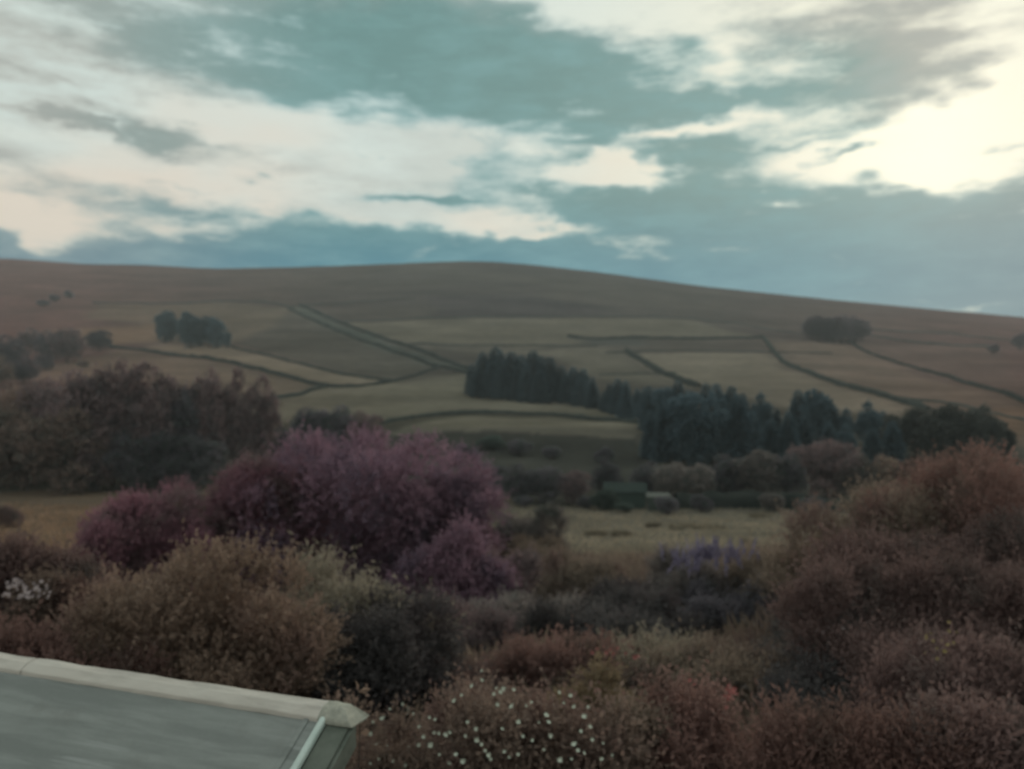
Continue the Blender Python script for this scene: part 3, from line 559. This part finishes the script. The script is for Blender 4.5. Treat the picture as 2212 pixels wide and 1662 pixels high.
def hut():
    x, y = ray(1374, 1101); z = float(H(x, y)); u = y/F
    L, Wd, h, hr = 128*u, 4.0, 38*u, 54*u
    t = thing('green_hut', 'dark green hut with a small window at the far edge of the valley meadow', 'hut', (x, y+1.5, z), radians(-6))
    x0, x1 = -L*.5, L*.18
    solid('wall', [box(x0, x1, -1.6, 1.6, -.5, h)], M['hut'], t, .02)
    # pitched roof with eaves
    e = .25; V = [(x0-e, -1.9, h-.12), (x1+e, -1.9, h-.12), (x1+e, 0, hr), (x0-e, 0, hr), (x0-e, 1.9, h-.12), (x1+e, 1.9, h-.12)]
    V += [(a, b, c+.09) for a, b, c in V]
    Q = [(6, 7, 8, 9), (9, 8, 11, 10), (0, 3, 2, 1), (3, 4, 5, 2), (0, 1, 7, 6), (4, 10, 11, 5), (1, 2, 8, 7), (2, 5, 11, 8), (0, 6, 9, 3), (3, 9, 10, 4)]
    solid('roof', [(V, Q)], M['hutroof'], t)
    for s, xx in ((-1, x0+.01), (1, x1-.01)):
        solid('gable', [([(xx-.02, -1.55, h), (xx+.02, -1.55, h), (xx+.02, 1.55, h), (xx-.02, 1.55, h), (xx-.02, 0, hr-.06), (xx+.02, 0, hr-.06)], [(0, 3, 4), (1, 5, 2), (0, 4, 5, 1), (3, 2, 5, 4), (0, 1, 2, 3)])], M['hut'], t)
    wx = x0+L*.2
    w = solid('window', [box(wx-.24, wx+.24, -1.66, -1.602, h*.45, h*.85)], M['pane'], t)
    solid('frame', [box(wx-.3, wx-.241, -1.69, -1.603, h*.41, h*.89), box(wx+.241, wx+.3, -1.69, -1.603, h*.41, h*.89), box(wx-.24, wx+.24, -1.69, -1.603, h*.41, h*.449), box(wx-.24, wx+.24, -1.69, -1.603, h*.851, h*.89)], M['hut'], w)
    for k in range(9):
        bx = x0+(x1-x0)*(k+.5)/9
        if abs(bx-wx) > .36: solid('batten', [box(bx-.03, bx+.03, -1.645, -1.601, -.3, h-.02)], M['hut'], t)
    x, y = ray(1425, 1106); z = float(H(x, y)); u = y/F
    t2 = thing('pale_lean_to', 'low pale green outhouse with a dark door at the right end of the green hut', 'outhouse', (x, y+1.0, z), radians(-6))
    w, hh = 46*u, 30*u
    solid('wall', [box(-w*.5, w*.5, -1, 1, -.5, hh)], M['pale'], t2, .02)
    solid('roof', [([(-w*.56, -1.2, hh+.01), (w*.56, -1.2, hh+.01), (w*.56, 1.2, hh+.35), (-w*.56, 1.2, hh+.35), (-w*.56, -1.2, hh+.09), (w*.56, -1.2, hh+.09), (w*.56, 1.2, hh+.43), (-w*.56, 1.2, hh+.43)], [(0, 3, 2, 1), (4, 5, 6, 7), (0, 1, 5, 4), (1, 2, 6, 5), (2, 3, 7, 6), (3, 0, 4, 7)])], M['pale'], t2)
    d = solid('door', [box(.1, .85, -1.05, -1.002, -.05, hh*.9)], M['hut'], t2, .01)
    solid('handle', [box(.16, .2, -1.09, -1.051, hh*.42, hh*.5)], M['bark'], d)
hut()

# ------------------------------------------------------------------ shed whose roof shows bottom left
def shed_roof_mat():
    m = bpy.data.materials.new('weathered_roof_sheet'); m.use_nodes = True; T = NT(m.node_tree); p = m.node_tree.nodes['Principled BSDF']
    pos = T.new('ShaderNodeTexCoord').outputs['Object']
    streak = T.noise(T.v('MULTIPLY', pos, (.55, 5.5, 1)), 1.6, 5, .6, dist=.25); blot = T.noise(pos, 3.0, 5, .6); fine = T.noise(pos, 40, 4, .7)
    c = T.mix(T.step(streak, .36, .66), (.145, .162, .155, 1), (.225, .245, .235, 1))
    c = T.mix(T.step(T.noise(T.v('MULTIPLY', pos, (.35, 7, 1)), 2.2, 4, .5), .60, .70), c, (.255, .275, .27, 1))
    c = T.mix(T.m('MULTIPLY', T.step(blot, .5, .75), .5), c, (.13, .135, .125, 1)); c = T.mix(.12, c, T.mix(fine, (.1, .1, .1, 1), (.4, .4, .4, 1)))
    T.l.new(c, p.inputs['Base Color']); p.inputs['Roughness'].default_value = .62; p.inputs['Specular IOR Level'].default_value = .3
    b = T.new('ShaderNodeBump'); b.inputs['Strength'].default_value = .25; b.inputs['Distance'].default_value = .01; T.l.new(streak, b.inputs['Height']); T.l.new(b.outputs[0], p.inputs['Normal'])
    return m
M['sheet'] = shed_roof_mat()
M['cap'] = plain_mat('worn_cream_cap', (.36, .335, .305), (.48, .45, .41), 2.4, .6, .3, .15, (.8, 4, 4), .3, .6)
M['mortar'] = plain_mat('mortar', (.27, .275, .24), (.36, .36, .31), 14, .9, .1, .5)
M['metal'] = plain_mat('pale_metal_strip', (.36, .45, .42), (.48, .56, .53), 4, .4, .5)
M['verge'] = plain_mat('dark_verge_felt', (.085, .10, .085), (.13, .145, .125), 5, .8, .2, .2)
M['board'] = plain_mat('weathered_boards', (.12, .115, .10), (.18, .17, .15), 3, .9, .15, .3, (.5, .5, 5))
def shed():
    # local frame: +x along the ridge to the left, +y away from the house, z up; origin under the ridge end, on the ground
    ex, ey, ez = -.91, 4.80, -1.975
    ang = atan2(.326, -.945); g = float(H(ex-1.5, ey+.6))-.1; hz = ez-g
    t = thing('garden_shed', 'grey garden shed with cream ridge capping, its roof at the bottom left corner', 'shed', (ex, ey, g), ang)
    # after the turn local +y points to the camera side, so the near slope runs to +y
    k = .55; Lg = 4.5; run = 1.45
    def slab(a0, a1, b0, b1, th, lift=0.):
        z = lambda b: hz - k*abs(b) + lift
        V = [(a, b, z(b)+q) for q in (-th, 0) for b in (b0, b1) for a in (a0, a1)]
        return V, [(0, 2, 3, 1), (4, 5, 7, 6), (0, 1, 5, 4), (2, 6, 7, 3), (0, 4, 6, 2), (1, 3, 7, 5)]
    solid('roof_slope', [slab(.225, Lg, .03, run, .04)], M['sheet'], t)
    solid('verge_strip', [slab(.185, .228, .06, run+.01, .05, .030)], M['metal'], t, .012)
    solid('verge_strip', [slab(.30, .335, .07, run+.005, .012, .010)], M['sheet'], t, .005)
    solid('verge_panel', [slab(.035, .184, .03, run+.01, .03, -.012)], M['verge'], t, .006)
    solid('barge_board', [slab(.01, .034, .02, run, .14, -.03)], M['verge'], t, .004)
    prof = [(-.095, -.062), (-.09, -.035), (-.055, .034), (.02, .024), (.076, -.016), (.08, -.046)]
    def cap(a_of, a1, sc, zz, seg=24):
        V = []; n = len(prof); A = np.linspace(0, 1, seg)
        r = np.random.default_rng(3)
        for i, f in enumerate(A):
            for (b, z) in prof:
                a0 = a_of(b, z); a = a0+(a1-a0)*f; w = .0035*math.sin(a*9.+b*30) + .0018*r.normal()
                V.append((a, b*sc+(w if 0 < i < seg-1 else 0)*.6, hz+z*sc+zz+w))
        Q = [(i*n+j, i*n+j+1, (i+1)*n+j+1, (i+1)*n+j) for i in range(seg-1) for j in range(n-1)]
        Q += [(i*n+n-1, i*n, (i+1)*n, (i+1)*n+n-1) for i in range(seg-1)]; Q += [tuple(range(n-1, -1, -1)), tuple((seg-1)*n+j for j in range(n))]
        return V, Q
    for (a0, a1) in ((.235, 2.62), (2.63, Lg)): solid('ridge_cap', [cap(lambda b, z: a0, a1, 1.0, 0)], M['cap'], t, .006)
    solid('end_tile', [cap(lambda b, z: .0+.10*np.clip((z+.03)/.06, 0, 1), .245, 1.1, .002, 8)], M['mortar'], t, .014)
    solid('mortar_bed', [cap(lambda b, z: .075, .20, .9, -.045, 8)], M['mortar'], t, .015)
    # walls below
    b = run-.15; w = .06; ze = hz-k*b-.1
    solid('wall', [box(.16, Lg-.1, b-w, b, -.1, ze)], M['board'], t); solid('wall', [box(.16, Lg-.1, -.09, -.03, -.1, hz-.07)], M['board'], t)
    for a in (.16, Lg-.16):
        V = [(a+q, p[0], p[1]) for q in (0, w) for p in ((-.028, -.1), (b-w-.002, -.1), (b-w-.002, ze+.0), (.02, hz-.10), (-.028, hz-.08))]
        solid('gable_wall', [(V, [(0, 1, 2, 3, 4), (9, 8, 7, 6, 5), (0, 5, 6, 1), (1, 6, 7, 2), (2, 7, 8, 3), (3, 8, 9, 4), (4, 9, 5, 0)])], M['board'], t)
shed()

# ------------------------------------------------------------------ garden shrubs
def shrub(px, top, D, wpx, mat, name, label, cat='shrub', k=22, size=.07, shoot=.28, per=6, aspect=.5, up=.5, cover=4.2, depth=.85, low=.0, droop=0., spread=.8, seed=0, rmin=.17, rmax=.38, lean=0., tree=False, rz=0., dome=False):
    g = np.random.default_rng(1000+seed); x, y, z = pt(px, D); rx = wpx/2/F*D*(1.12 if tree else 1.22); k = int(k*1.35); h = max(.5, (CY-top)/F*D - z)
    bl = make_lobed(g, rx, rx*depth, h*low, h-shoot*.75, int(k*1.2), rmin, rmax) if not dome else make_blobs(g, rx, rx*depth, h*low-.2*h, h-shoot*.5, int(k*1.4), rmin, rmax)
    if not tree:
        # fill the skirt down to the ground
        sk = make_blobs(g, rx*.92, rx*depth*.92, -.1*h, h*.62, k//2, rmin, rmax); bl = np.concatenate([bl, sk])
    bl[:, 0] += lean*(bl[:, 2]/h)
    area = 2.2*pi*rx*max(rx*depth, .5*h)+pi*rx*h
    n = int(np.clip(cover*area/(size*size*aspect*.5*per), 150, 9500))
    c = crown(g, bl, n, per, shoot, size, aspect, up, spread, droop)
    t = thing(name, label, cat, (x, y, z), rz)
    link('crown', fast_mesh(name+'_crown', *c), M[mat], t)
    if tree: link('trunk', stems_mesh(name+'_trunk', g, bl, h*.022, -.2, False, h*.5), M['bark'], t)
    else: link('stems', stems_mesh(name+'_stems', g, bl, .02+h*.008), M['bark'], t)
    t['_h'] = h
    return t, bl, g, h
def flower_mesh(name, r, petals=6, seed=0, cup=.3):
    g = np.random.default_rng(seed); V = [(0, 0, -.15*r)]; Q = []
    for i in range(petals):
        a = i*2*pi/petals; o = len(V); w = pi/petals*1.05; rr = r*g.uniform(.85, 1.1)
        V += [(cos(a-w)*rr*.6, sin(a-w)*rr*.6, cup*r*.3), (cos(a)*rr, sin(a)*rr, cup*r*g.uniform(.4, 1.)), (cos(a+w)*rr*.6, sin(a+w)*rr*.6, cup*r*.3)]
        Q.append((0, o, o+1, o+2))
    me = bpy.data.meshes.new(name); me.from_pydata(V, [], Q); me.update(); return me
FLOWER = [flower_mesh('flower', .034, 6, 1), flower_mesh('flower', .028, 5, 2), flower_mesh('flower', .042, 7, 3)]
def at_depth(px, py, t, y): return ((px-CX)/F*y-t.location.x, y-t.location.y, (CY-py)/F*y-t.location.z)
def flowers(t, spots, mat, depth, scale=1., meshes=FLOWER, seed=0, name='flower'):
    g = np.random.default_rng(seed)
    for i, (px, py) in enumerate(spots):
        d = depth(px, py) if callable(depth) else depth
        s = scale*g.uniform(.75, 1.25)
        o = link(name, meshes[i % len(meshes)], M[mat], t, at_depth(px, py, t, d+g.uniform(-.1, .1)), (radians(g.uniform(25, 70)), radians(g.uniform(-25, 25)), g.uniform(-.8, .8)), (s, s, s))

# purple-leaved trees in the middle
shrub(770, 922, 35, 440, 'plum', 'plum_tree', 'large spreading purple-leaved tree in the middle left', 'tree', 34, .17, .6, 6, .55, .35, 3.6, .8, .12, tree=True, seed=1, rmin=.16, rmax=.36)
shrub(945, 1010, 33, 260, 'plum', 'plum_tree', 'purple-leaved tree drooping on the right side of the large one', 'tree', 24, .16, .55, 6, .55, .1, 3.6, .85, .0, tree=True, seed=2, droop=.3)
shrub(985, 1120, 27, 190, 'plum', 'plum_bush', 'purple-leaved bush trailing below the right side of the purple trees', 'bush', 20, .14, .45, 6, .55, .3, 3.6, .85, seed=19)
shrub(560, 985, 34, 230, 'plumdark', 'plum_tree', 'reddish purple tree on the left flank of the large one', 'tree', 22, .16, .55, 6, .55, .45, 3.4, .85, .1, tree=True, seed=3)
shrub(320, 1045, 31, 230, 'plumdark', 'purple_bush', 'dark purple bush left of the purple trees beside the tawny meadow', 'bush', 24, .13, .4, 6, .55, .45, 3.6, seed=4)
shrub(245, 1110, 29, 150, 'plumdark', 'purple_bush', 'lower left shoulder of dark purple growth above the laurel hedge', 'bush', 18, .12, .35, 6, .55, .45, 3.6, seed=5)
shrub(445, 1060, 36, 90, 'olive', 'olive_bush', 'small olive bush caught between the purple bush and purple tree', 'bush', 12, .13, .35, 5, .5, .4, 3.5, seed=6)
# big hedge bush behind the shed
shrub(420, 1150, 11.2, 600, 'laurel', 'laurel_bush', 'big rounded tan-leaved bush right behind the shed roof', 'bush', 42, .078, .26, 7, .42, .75, 4.0, .62, 0, seed=7, rmin=.14, rmax=.28, dome=True)
shrub(95, 1330, 10.2, 330, 'russet', 'russet_bush', 'low russet bush between the shed ridge and the left edge', 'bush', 22, .075, .26, 6, .45, .6, 3.6, seed=8)
shrub(60, 1160, 15, 220, 'maroon', 'maroon_bush', 'reddish dark bush at the left edge above the white blossom', 'bush', 18, .085, .3, 6, .5, .5, 3.6, seed=9)
t, bl, g, h = shrub(50, 1245, 12.2, 170, 'rose', 'blossom_bush', 'small bush with pale mauve-white blossom at the left edge', 'bush', 16, .07, .22, 6, .5, .5, 3.6, seed=10)
flowers(t, [(5+g.uniform(0, 105), 1250+g.uniform(0, 42)) for _ in range(60)], 'petalgrey', 11.35, .85, seed=10)
# feathery hedge to the right of it
shrub(760, 1212, 13.6, 270, 'feather', 'feathery_bush', 'pale feathery green bush right of the tan-leaved bush', 'bush', 26, .13, .42, 7, .22, 1.0, 4.2, .8, seed=11)
shrub(820, 1310, 12.2, 260, 'dark', 'dark_bush', 'deep dark bush below the feathery one beside the shed corner', 'bush', 22, .08, .28, 6, .4, .4, 3.6, seed=12)
# shrubs down the slope, centre
S = [
 (1110, 1090, 40, 150, 'grey', 'grey_bush', 'grey bush at the near left corner of the valley meadow', .14, .4),
 (1080, 1190, 29, 190, 'mauve', 'mauve_bush', 'mauve grey bush under the right side of the purple trees', .12, .35),
 (1180, 1165, 32, 170, 'olive', 'olive_bush', 'olive bush with tawny top at the near edge of the meadow', .12, .35),
 (1300, 1190, 27, 200, 'olive', 'olive_bush', 'second olive bush along the near edge of the meadow', .11, .34),
 (1150, 1285, 22, 220, 'grey', 'grey_bush', 'grey green bush in the middle below the olive one', .10, .32),
 (1300, 1255, 21, 230, 'dark', 'dark_bush', 'dark bush in the middle of the slope left of the lilac flowers', .095, .3),
 (1420, 1300, 19, 220, 'dark', 'dark_bush', 'deep dark bush below the lilac flowers', .09, .3),
 (1640, 1270, 20, 240, 'slate', 'slate_bush', 'slate dark bush right of the lilac flowers', .09, .3),
 (1000, 1300, 19, 160, 'mauve', 'mauve_bush', 'mauve bush right of the feathery green bush', .09, .3),
 (960, 1400, 13.2, 180, 'maroon', 'maroon_bush', 'dark maroon bush just right of the deep dark bush', .08, .26),
 (1180, 1375, 14, 280, 'russet', 'russet_bush', 'wide red-brown bush above the white flowers', .08, .28),
 (1400, 1375, 14.5, 190, 'feather', 'pale_bush', 'pale spiky bush right of the wide red-brown one', .11, .34),
 (1590, 1395, 13.2, 260, 'olive', 'arching_bush', 'dull olive bush with a rounded arching top', .08, .32),
 (1760, 1330, 14, 230, 'grey', 'grey_bush', 'grey bush with pale specks below the right-hand thicket', .08, .28),
 (1800, 1440, 11, 230, 'dark', 'dark_bush', 'dark bush in the lower right between russet plants', .075, .26),
]
for i, (px, top, D, w, mt, nm, lb, sz, sh) in enumerate(S):
    shrub(px, top, D, w, mt, nm, lb, 'bush', 20, sz, sh, 6, .24 if mt == 'feather' else .48, .55, 3.6, seed=20+i)
t, bl, g, h = shrub(1530, 1195, 22.5, 210, 'grey', 'lilac_bush', 'grey bush topped with lilac flower spikes before the meadow', 'bush', 20, .1, .32, 6, .42, .6, 3.6, seed=40)
SPIKE = []
for i in range(2):
    g2 = np.random.default_rng(60+i); n = 60; zz = g2.random(n); a = g2.random(n)*6.28; r = .055*(1-zz*.8)
    B = np.stack([np.cos(a)*r*.3, np.sin(a)*r*.3, zz*.34], 1); A = unit(np.stack([np.cos(a), np.sin(a), .4+0*a], 1))
    V, Q, tt = leaves(B, A, .05*(1.1-zz*.7), .04*(1.1-zz*.6), g2); v2, q2 = tubes([(np.array([(0, 0, -.1), (0, 0, .12), (0, 0, .36)]), [.012, .010, .006])], 5); Q = np.concatenate([Q, q2+len(V)]); V = np.concatenate([V, v2]); tt = np.concatenate([tt, np.zeros(len(v2))]); SPIKE.append(fast_mesh('flower_spike', V, Q, tt))
for i in range(64):
    px = 1532+g.normal()*42; py = 1186+abs(g.normal())*22+abs(px-1532)*.14
    s = g.uniform(.8, 1.4); link('flower_spike', SPIKE[i % 2], M['lilac'], t, at_depth(px, py, t, 22.5-1.0-(py-1186)*.012), (g.uniform(-.5, .5), g.uniform(-.5, .5), 0), (s, s, s))
# the thicket rising on the right
Tk = [
 (2200, 968, 17, 380, 'russet', 'tallest reddish shrub of the thicket against the right edge', .1, .42),
 (2030, 1020, 18, 300, 'olive', 'tawny-topped shrub second from the right edge of the thicket', .1, .42),
 (1880, 1085, 19, 300, 'olive', 'olive shrub in the middle of the thicket skyline', .1, .4),
 (1760, 1145, 21, 260, 'olive', 'dull shrub at the left end of the thicket skyline', .1, .38),
 (1690, 1190, 23, 160, 'olive', 'small olive shrub where the thicket meets the meadow', .1, .36),
 (2060, 1110, 14, 420, 'maroon', 'broad maroon shrub in the heart of the thicket', .085, .34),
 (1870, 1190, 15.5, 360, 'dark', 'broad dark shrub in the left heart of the thicket', .085, .34),
 (1990, 1240, 12, 400, 'maroon', 'maroon shrub below the heart of the thicket', .078, .3),
 (2180, 1220, 11.5, 300, 'maroon', 'dark maroon shrub low against the right edge', .078, .3),
 (1850, 1310, 12.6, 240, 'grey', 'grey green shrub with pale leaves low in the thicket', .078, .28),
 (2100, 1380, 9.5, 300, 'maroon', 'maroon shrub with a yellow spray near the bottom right', .07, .26),
]
for i, (px, top, D, w, mt, lb, sz, sh) in enumerate(Tk):
    t, bl, g, h = shrub(px, top, D, w, mt, 'thicket_shrub', lb, 'shrub', 24, sz, sh, 7, .36, .8, 3.5, seed=50+i, rmin=.16, rmax=.36)
    t['group'] = 'shrubs of the right-hand thicket'
    if i == 10: flowers(t, [(2022+g.normal()*24, 1395+g.normal()*20) for _ in range(16)], 'yellowpetal', 9.5-.85, .5, seed=5)
    if i == 9: flowers(t, [(1800+g.uniform(-40, 120), 1330+g.uniform(0, 60)) for _ in range(12)], 'petalgrey', 11.8, .5, seed=6)
# bottom foreground
t, bl, g, h = shrub(1050, 1462, 8.0, 540, 'rose', 'white_flower_bush', 'bush dotted with white flowers at the bottom centre', 'bush', 34, .06, .22, 6, .5, .5, 3.6, .6, seed=70, rmin=.2, rmax=.3)
WF = [(1041, 1449), (1041, 1470), (1019, 1482), (1081, 1495), (1067, 1500), (1088, 1488), (1110, 1490), (1072, 1487), (1208, 1496), (1232, 1503), (997, 1502), (981, 1514), (1148, 1517), (1137, 1525), (1105, 1526), (1075, 1522), (1218, 1519), (1240, 1527), (1270, 1527), (870, 1521), (882, 1530), (893, 1542), (842, 1532), (880, 1540), (928, 1550), (940, 1555), (1180, 1545), (1185, 1560), (1164, 1561), (1262, 1548), (938, 1583), (948, 1585), (962, 1587), (972, 1582), (964, 1590), (1030, 1599), (1040, 1608), (1048, 1622), (1055, 1632), (904, 1609), (884, 1612), (930, 1610), (1280, 1598), (1303, 1606), (1240, 1608), (1248, 1621), (1262, 1627), (1090, 1624), (812, 1606), (818, 1640), (832, 1634), (850, 1645), (920, 1640), (1000, 1645), (1060, 1640), (1100, 1636), (1120, 1630), (1300, 1640), (1322, 1632), (1210, 1642), (1235, 1640), (1150, 1600), (1010, 1560), (985, 1630), (806, 1560), (826, 1552), (845, 1575), (862, 1560), (800, 1585), (858, 1596), (835, 1612), (905, 1570), (915, 1592), (800, 1650), (875, 1652), (950, 1630), (970, 1650), (1028, 1575), (1005, 1590), (1085, 1575), (1120, 1560), (1130, 1590), (1175, 1620), (1190, 1590), (1275, 1570), (1255, 1580)]
flowers(t, WF, 'petal', lambda px, py: 7.35-(py-1450)*.0022, .6, seed=11)
t, bl, g, h = shrub(1295, 1425, 11.2, 150, 'yellow', 'yellowing_bush', 'small yellowing bush under red flowers right of centre', 'bush', 14, .07, .24, 6, .45, .6, 3.4, seed=71)
flowers(t, [(1290, 1402), (1304, 1398), (1318, 1404), (1335, 1400), (1352, 1412), (1372, 1420), (1280, 1410), (1325, 1412), (1378, 1418), (1310, 1410)], 'red', 10.9, .9, seed=12)
t, bl, g, h = shrub(1500, 1490, 8.6, 250, 'russet', 'russet_plant', 'red-brown leafy plant at the bottom right of centre', 'plant', 22, .065, .24, 6, .45, .7, 3.6, seed=72)
flowers(t, [(1577+g.normal()*6, 1500+g.normal()*12) for _ in range(14)] + [(1490, 1470), (1500, 1478)], 'red', 8.1, .7, seed=13)
shrub(1360, 1530, 8.4, 170, 'olive', 'olive_plant', 'dull olive plant beside the white-flowered bush', 'plant', 16, .06, .22, 6, .45, .7, 3.6, seed=73)
shrub(1660, 1545, 7.6, 210, 'russet', 'russet_plant', 'spiky russet plant at the bottom, second from the white-flowered bush', 'plant', 16, .08, .3, 7, .22, 1.2, 3.8, seed=74)
shrub(1890, 1540, 7.6, 240, 'russet', 'russet_plant', 'spiky russet plant at the bottom, third from the white-flowered bush', 'plant', 18, .08, .3, 7, .22, 1.2, 3.8, seed=75)
shrub(2110, 1520, 7.6, 280, 'maroon', 'maroon_plant', 'maroon plant filling the bottom right corner', 'plant', 20, .07, .26, 6, .4, .9, 3.6, seed=76)
shrub(860, 1540, 7.0, 150, 'rose', 'rose_plant', 'small leafy plant between the shed corner and the white flowers', 'plant', 14, .055, .2, 6, .5, .6, 3.6, seed=77)
# dry sprig over the end of the ridge
g = np.random.default_rng(88); x, y, z = pt(772, 5.45)
t = thing('brown_sprig', 'dry brown sprig sticking up behind the end of the shed ridge', 'plant', (x, y, z))
tip = np.array((.02, 0, (CY-1500)/F*5.45-z)); P, R = limb((0, 0, -.05), tip, .008, .003, g, 10, .03); link('stem', fast_mesh('sprig_stem', *tubes([(P, R)], 5)), M['bark'], t)
B = P[[5, 6, 7, 8, 8, 9, 9, 9]]; A = unit(np.stack([g.normal(size=8), g.normal(size=8)*.5, g.uniform(-.1, .7, 8)], 1))
for i in range(8):
    link('leaf', fast_mesh('sprig_leaf', *leaves(B[i:i+1]*1.0, A[i:i+1], .085, .045, g)), M['laurel'], t)

# rush clumps in the meadow
RM = []
for i in range(2):
    g = np.random.default_rng(90+i); n = 260; a = g.random(n)*6.28; r = np.sqrt(g.random(n))*.55
    B = np.stack([np.cos(a)*r, np.sin(a)*r*.8, 0*a], 1); A = unit(np.stack([np.cos(a)*r*.9, np.sin(a)*r*.9, 1+0*a], 1)+g.normal(size=(n, 3))*.12)
    RM.append(fast_mesh('rush_tuft', *leaves(B, A, g.uniform(.35, .75, n), .07, g, .04)))
RW = ['left of two rush clumps side by side mid meadow', 'right of two rush clumps side by side mid meadow', 'widest dark rush patch on the right half of the meadow', 'small rush clump close below the hut', 'rush clump left of the widest dark patch', 'rush clump nearest the low dark hedge', 'rush clump just above the lilac flowers']
for i, ((px, py), s) in enumerate(zip([(1287, 1157), (1342, 1159), (1520, 1142), (1411, 1139), (1461, 1145), (1643, 1118), (1616, 1177)], (1.3, 1.6, 2.8, 1.2, 1.1, 1.7, 1.2))):
    x, y = ray(px, py); tag(link('rush_clump', RM[i % 2], M['rush'], None, (x, y, float(H(x, y))-.03), (0, 0, i*1.3), (s*1.3, s, .9)), RW[i], 'rushes', 'rush clumps in the valley meadow')

# ------------------------------------------------------------------ ground cover
def cover(name, label, n, xr, yr, hgt, wid, mat, keep, seed, lay=.5):
    g = np.random.default_rng(seed); y = yr[0]+(yr[1]-yr[0])*g.random(n)**1.15; x = g.uniform(-1, 1, n)*(xr[0]+xr[1]*y)
    k = keep(x, y); x, y = x[k], y[k]; n = len(x); cl = .4+1.2*fbm(x/1.3, y/1.3, seed, 3)
    B = np.stack([x, y, H(x, y)-.02], 1); A = unit(np.stack([g.normal(size=n)*lay, g.normal(size=n)*lay, np.ones(n)], 1))
    V, Q, t = leaves(B, A, hgt*cl*g.uniform(.6, 1.3, n), wid*g.uniform(.7, 1.3, n), g, .12); t = np.clip(.35*t+np.repeat(1.9*(fbm(x/3.5, y/6, seed+5, 4)-.27), 4), 0, 1)
    o = link(name, fast_mesh(name, V, Q, t), M[mat]); o['kind'] = 'stuff'; o['label'] = label; o['category'] = 'grass' if 'grass' in name else 'plants'
def not_shed(x, y): return ~((y < 8.2) & (x < .2))
cover('undergrowth', 'tangled low weeds and brambles covering the garden slope', 90000, (2, .72), (5, 58), .8, .10, 'grass', not_shed, 201)
cover('meadow_grass', 'rough pale grass of the valley meadow', 64000, (0, .70), (52, 122), .34, .13, 'meadow', lambda x, y: (x > -12-.12*y+8*fbm(x/5, y/5, 7, 3)) & (y > 48+26*fbm(x/4, y/6, 17, 3)) & (y < 106+22*fbm(x/6, y/6, 19, 3)), 202, .7)
cover('tawny_grass', 'tawny grass of the meadow at the left edge', 50000, (0, .70), (50, 112), .36, .13, 'tawny', lambda x, y: x < -12-.12*y+8*fbm(x/5, y/5, 7, 3), 203, .7)

# ------------------------------------------------------------------ evening haze
gb = np.array([v for v in bpy.data.objects['ground'].bound_box]); lo = gb.min(0); hi = gb.max(0)
m = bpy.data.materials.new('haze'); m.use_nodes = True; T = NT(m.node_tree); T.n.clear()
pv = T.new('ShaderNodeVolumePrincipled'); pv.inputs['Color'].default_value = (.80, .92, .97, 1); pv.inputs['Density'].default_value = .00020; pv.inputs['Anisotropy'].default_value = .2
o = T.new('ShaderNodeOutputMaterial'); T.l.new(pv.outputs[0], o.inputs['Volume'])
hz = solid('haze', [box(lo[0]-50, hi[0]+50, lo[1]-50, hi[1]+50, lo[2]-1.5, hi[2]+12)], m); hz['kind'] = 'stuff'; hz['label'] = 'thin evening haze over the valley'; hz['category'] = 'haze'
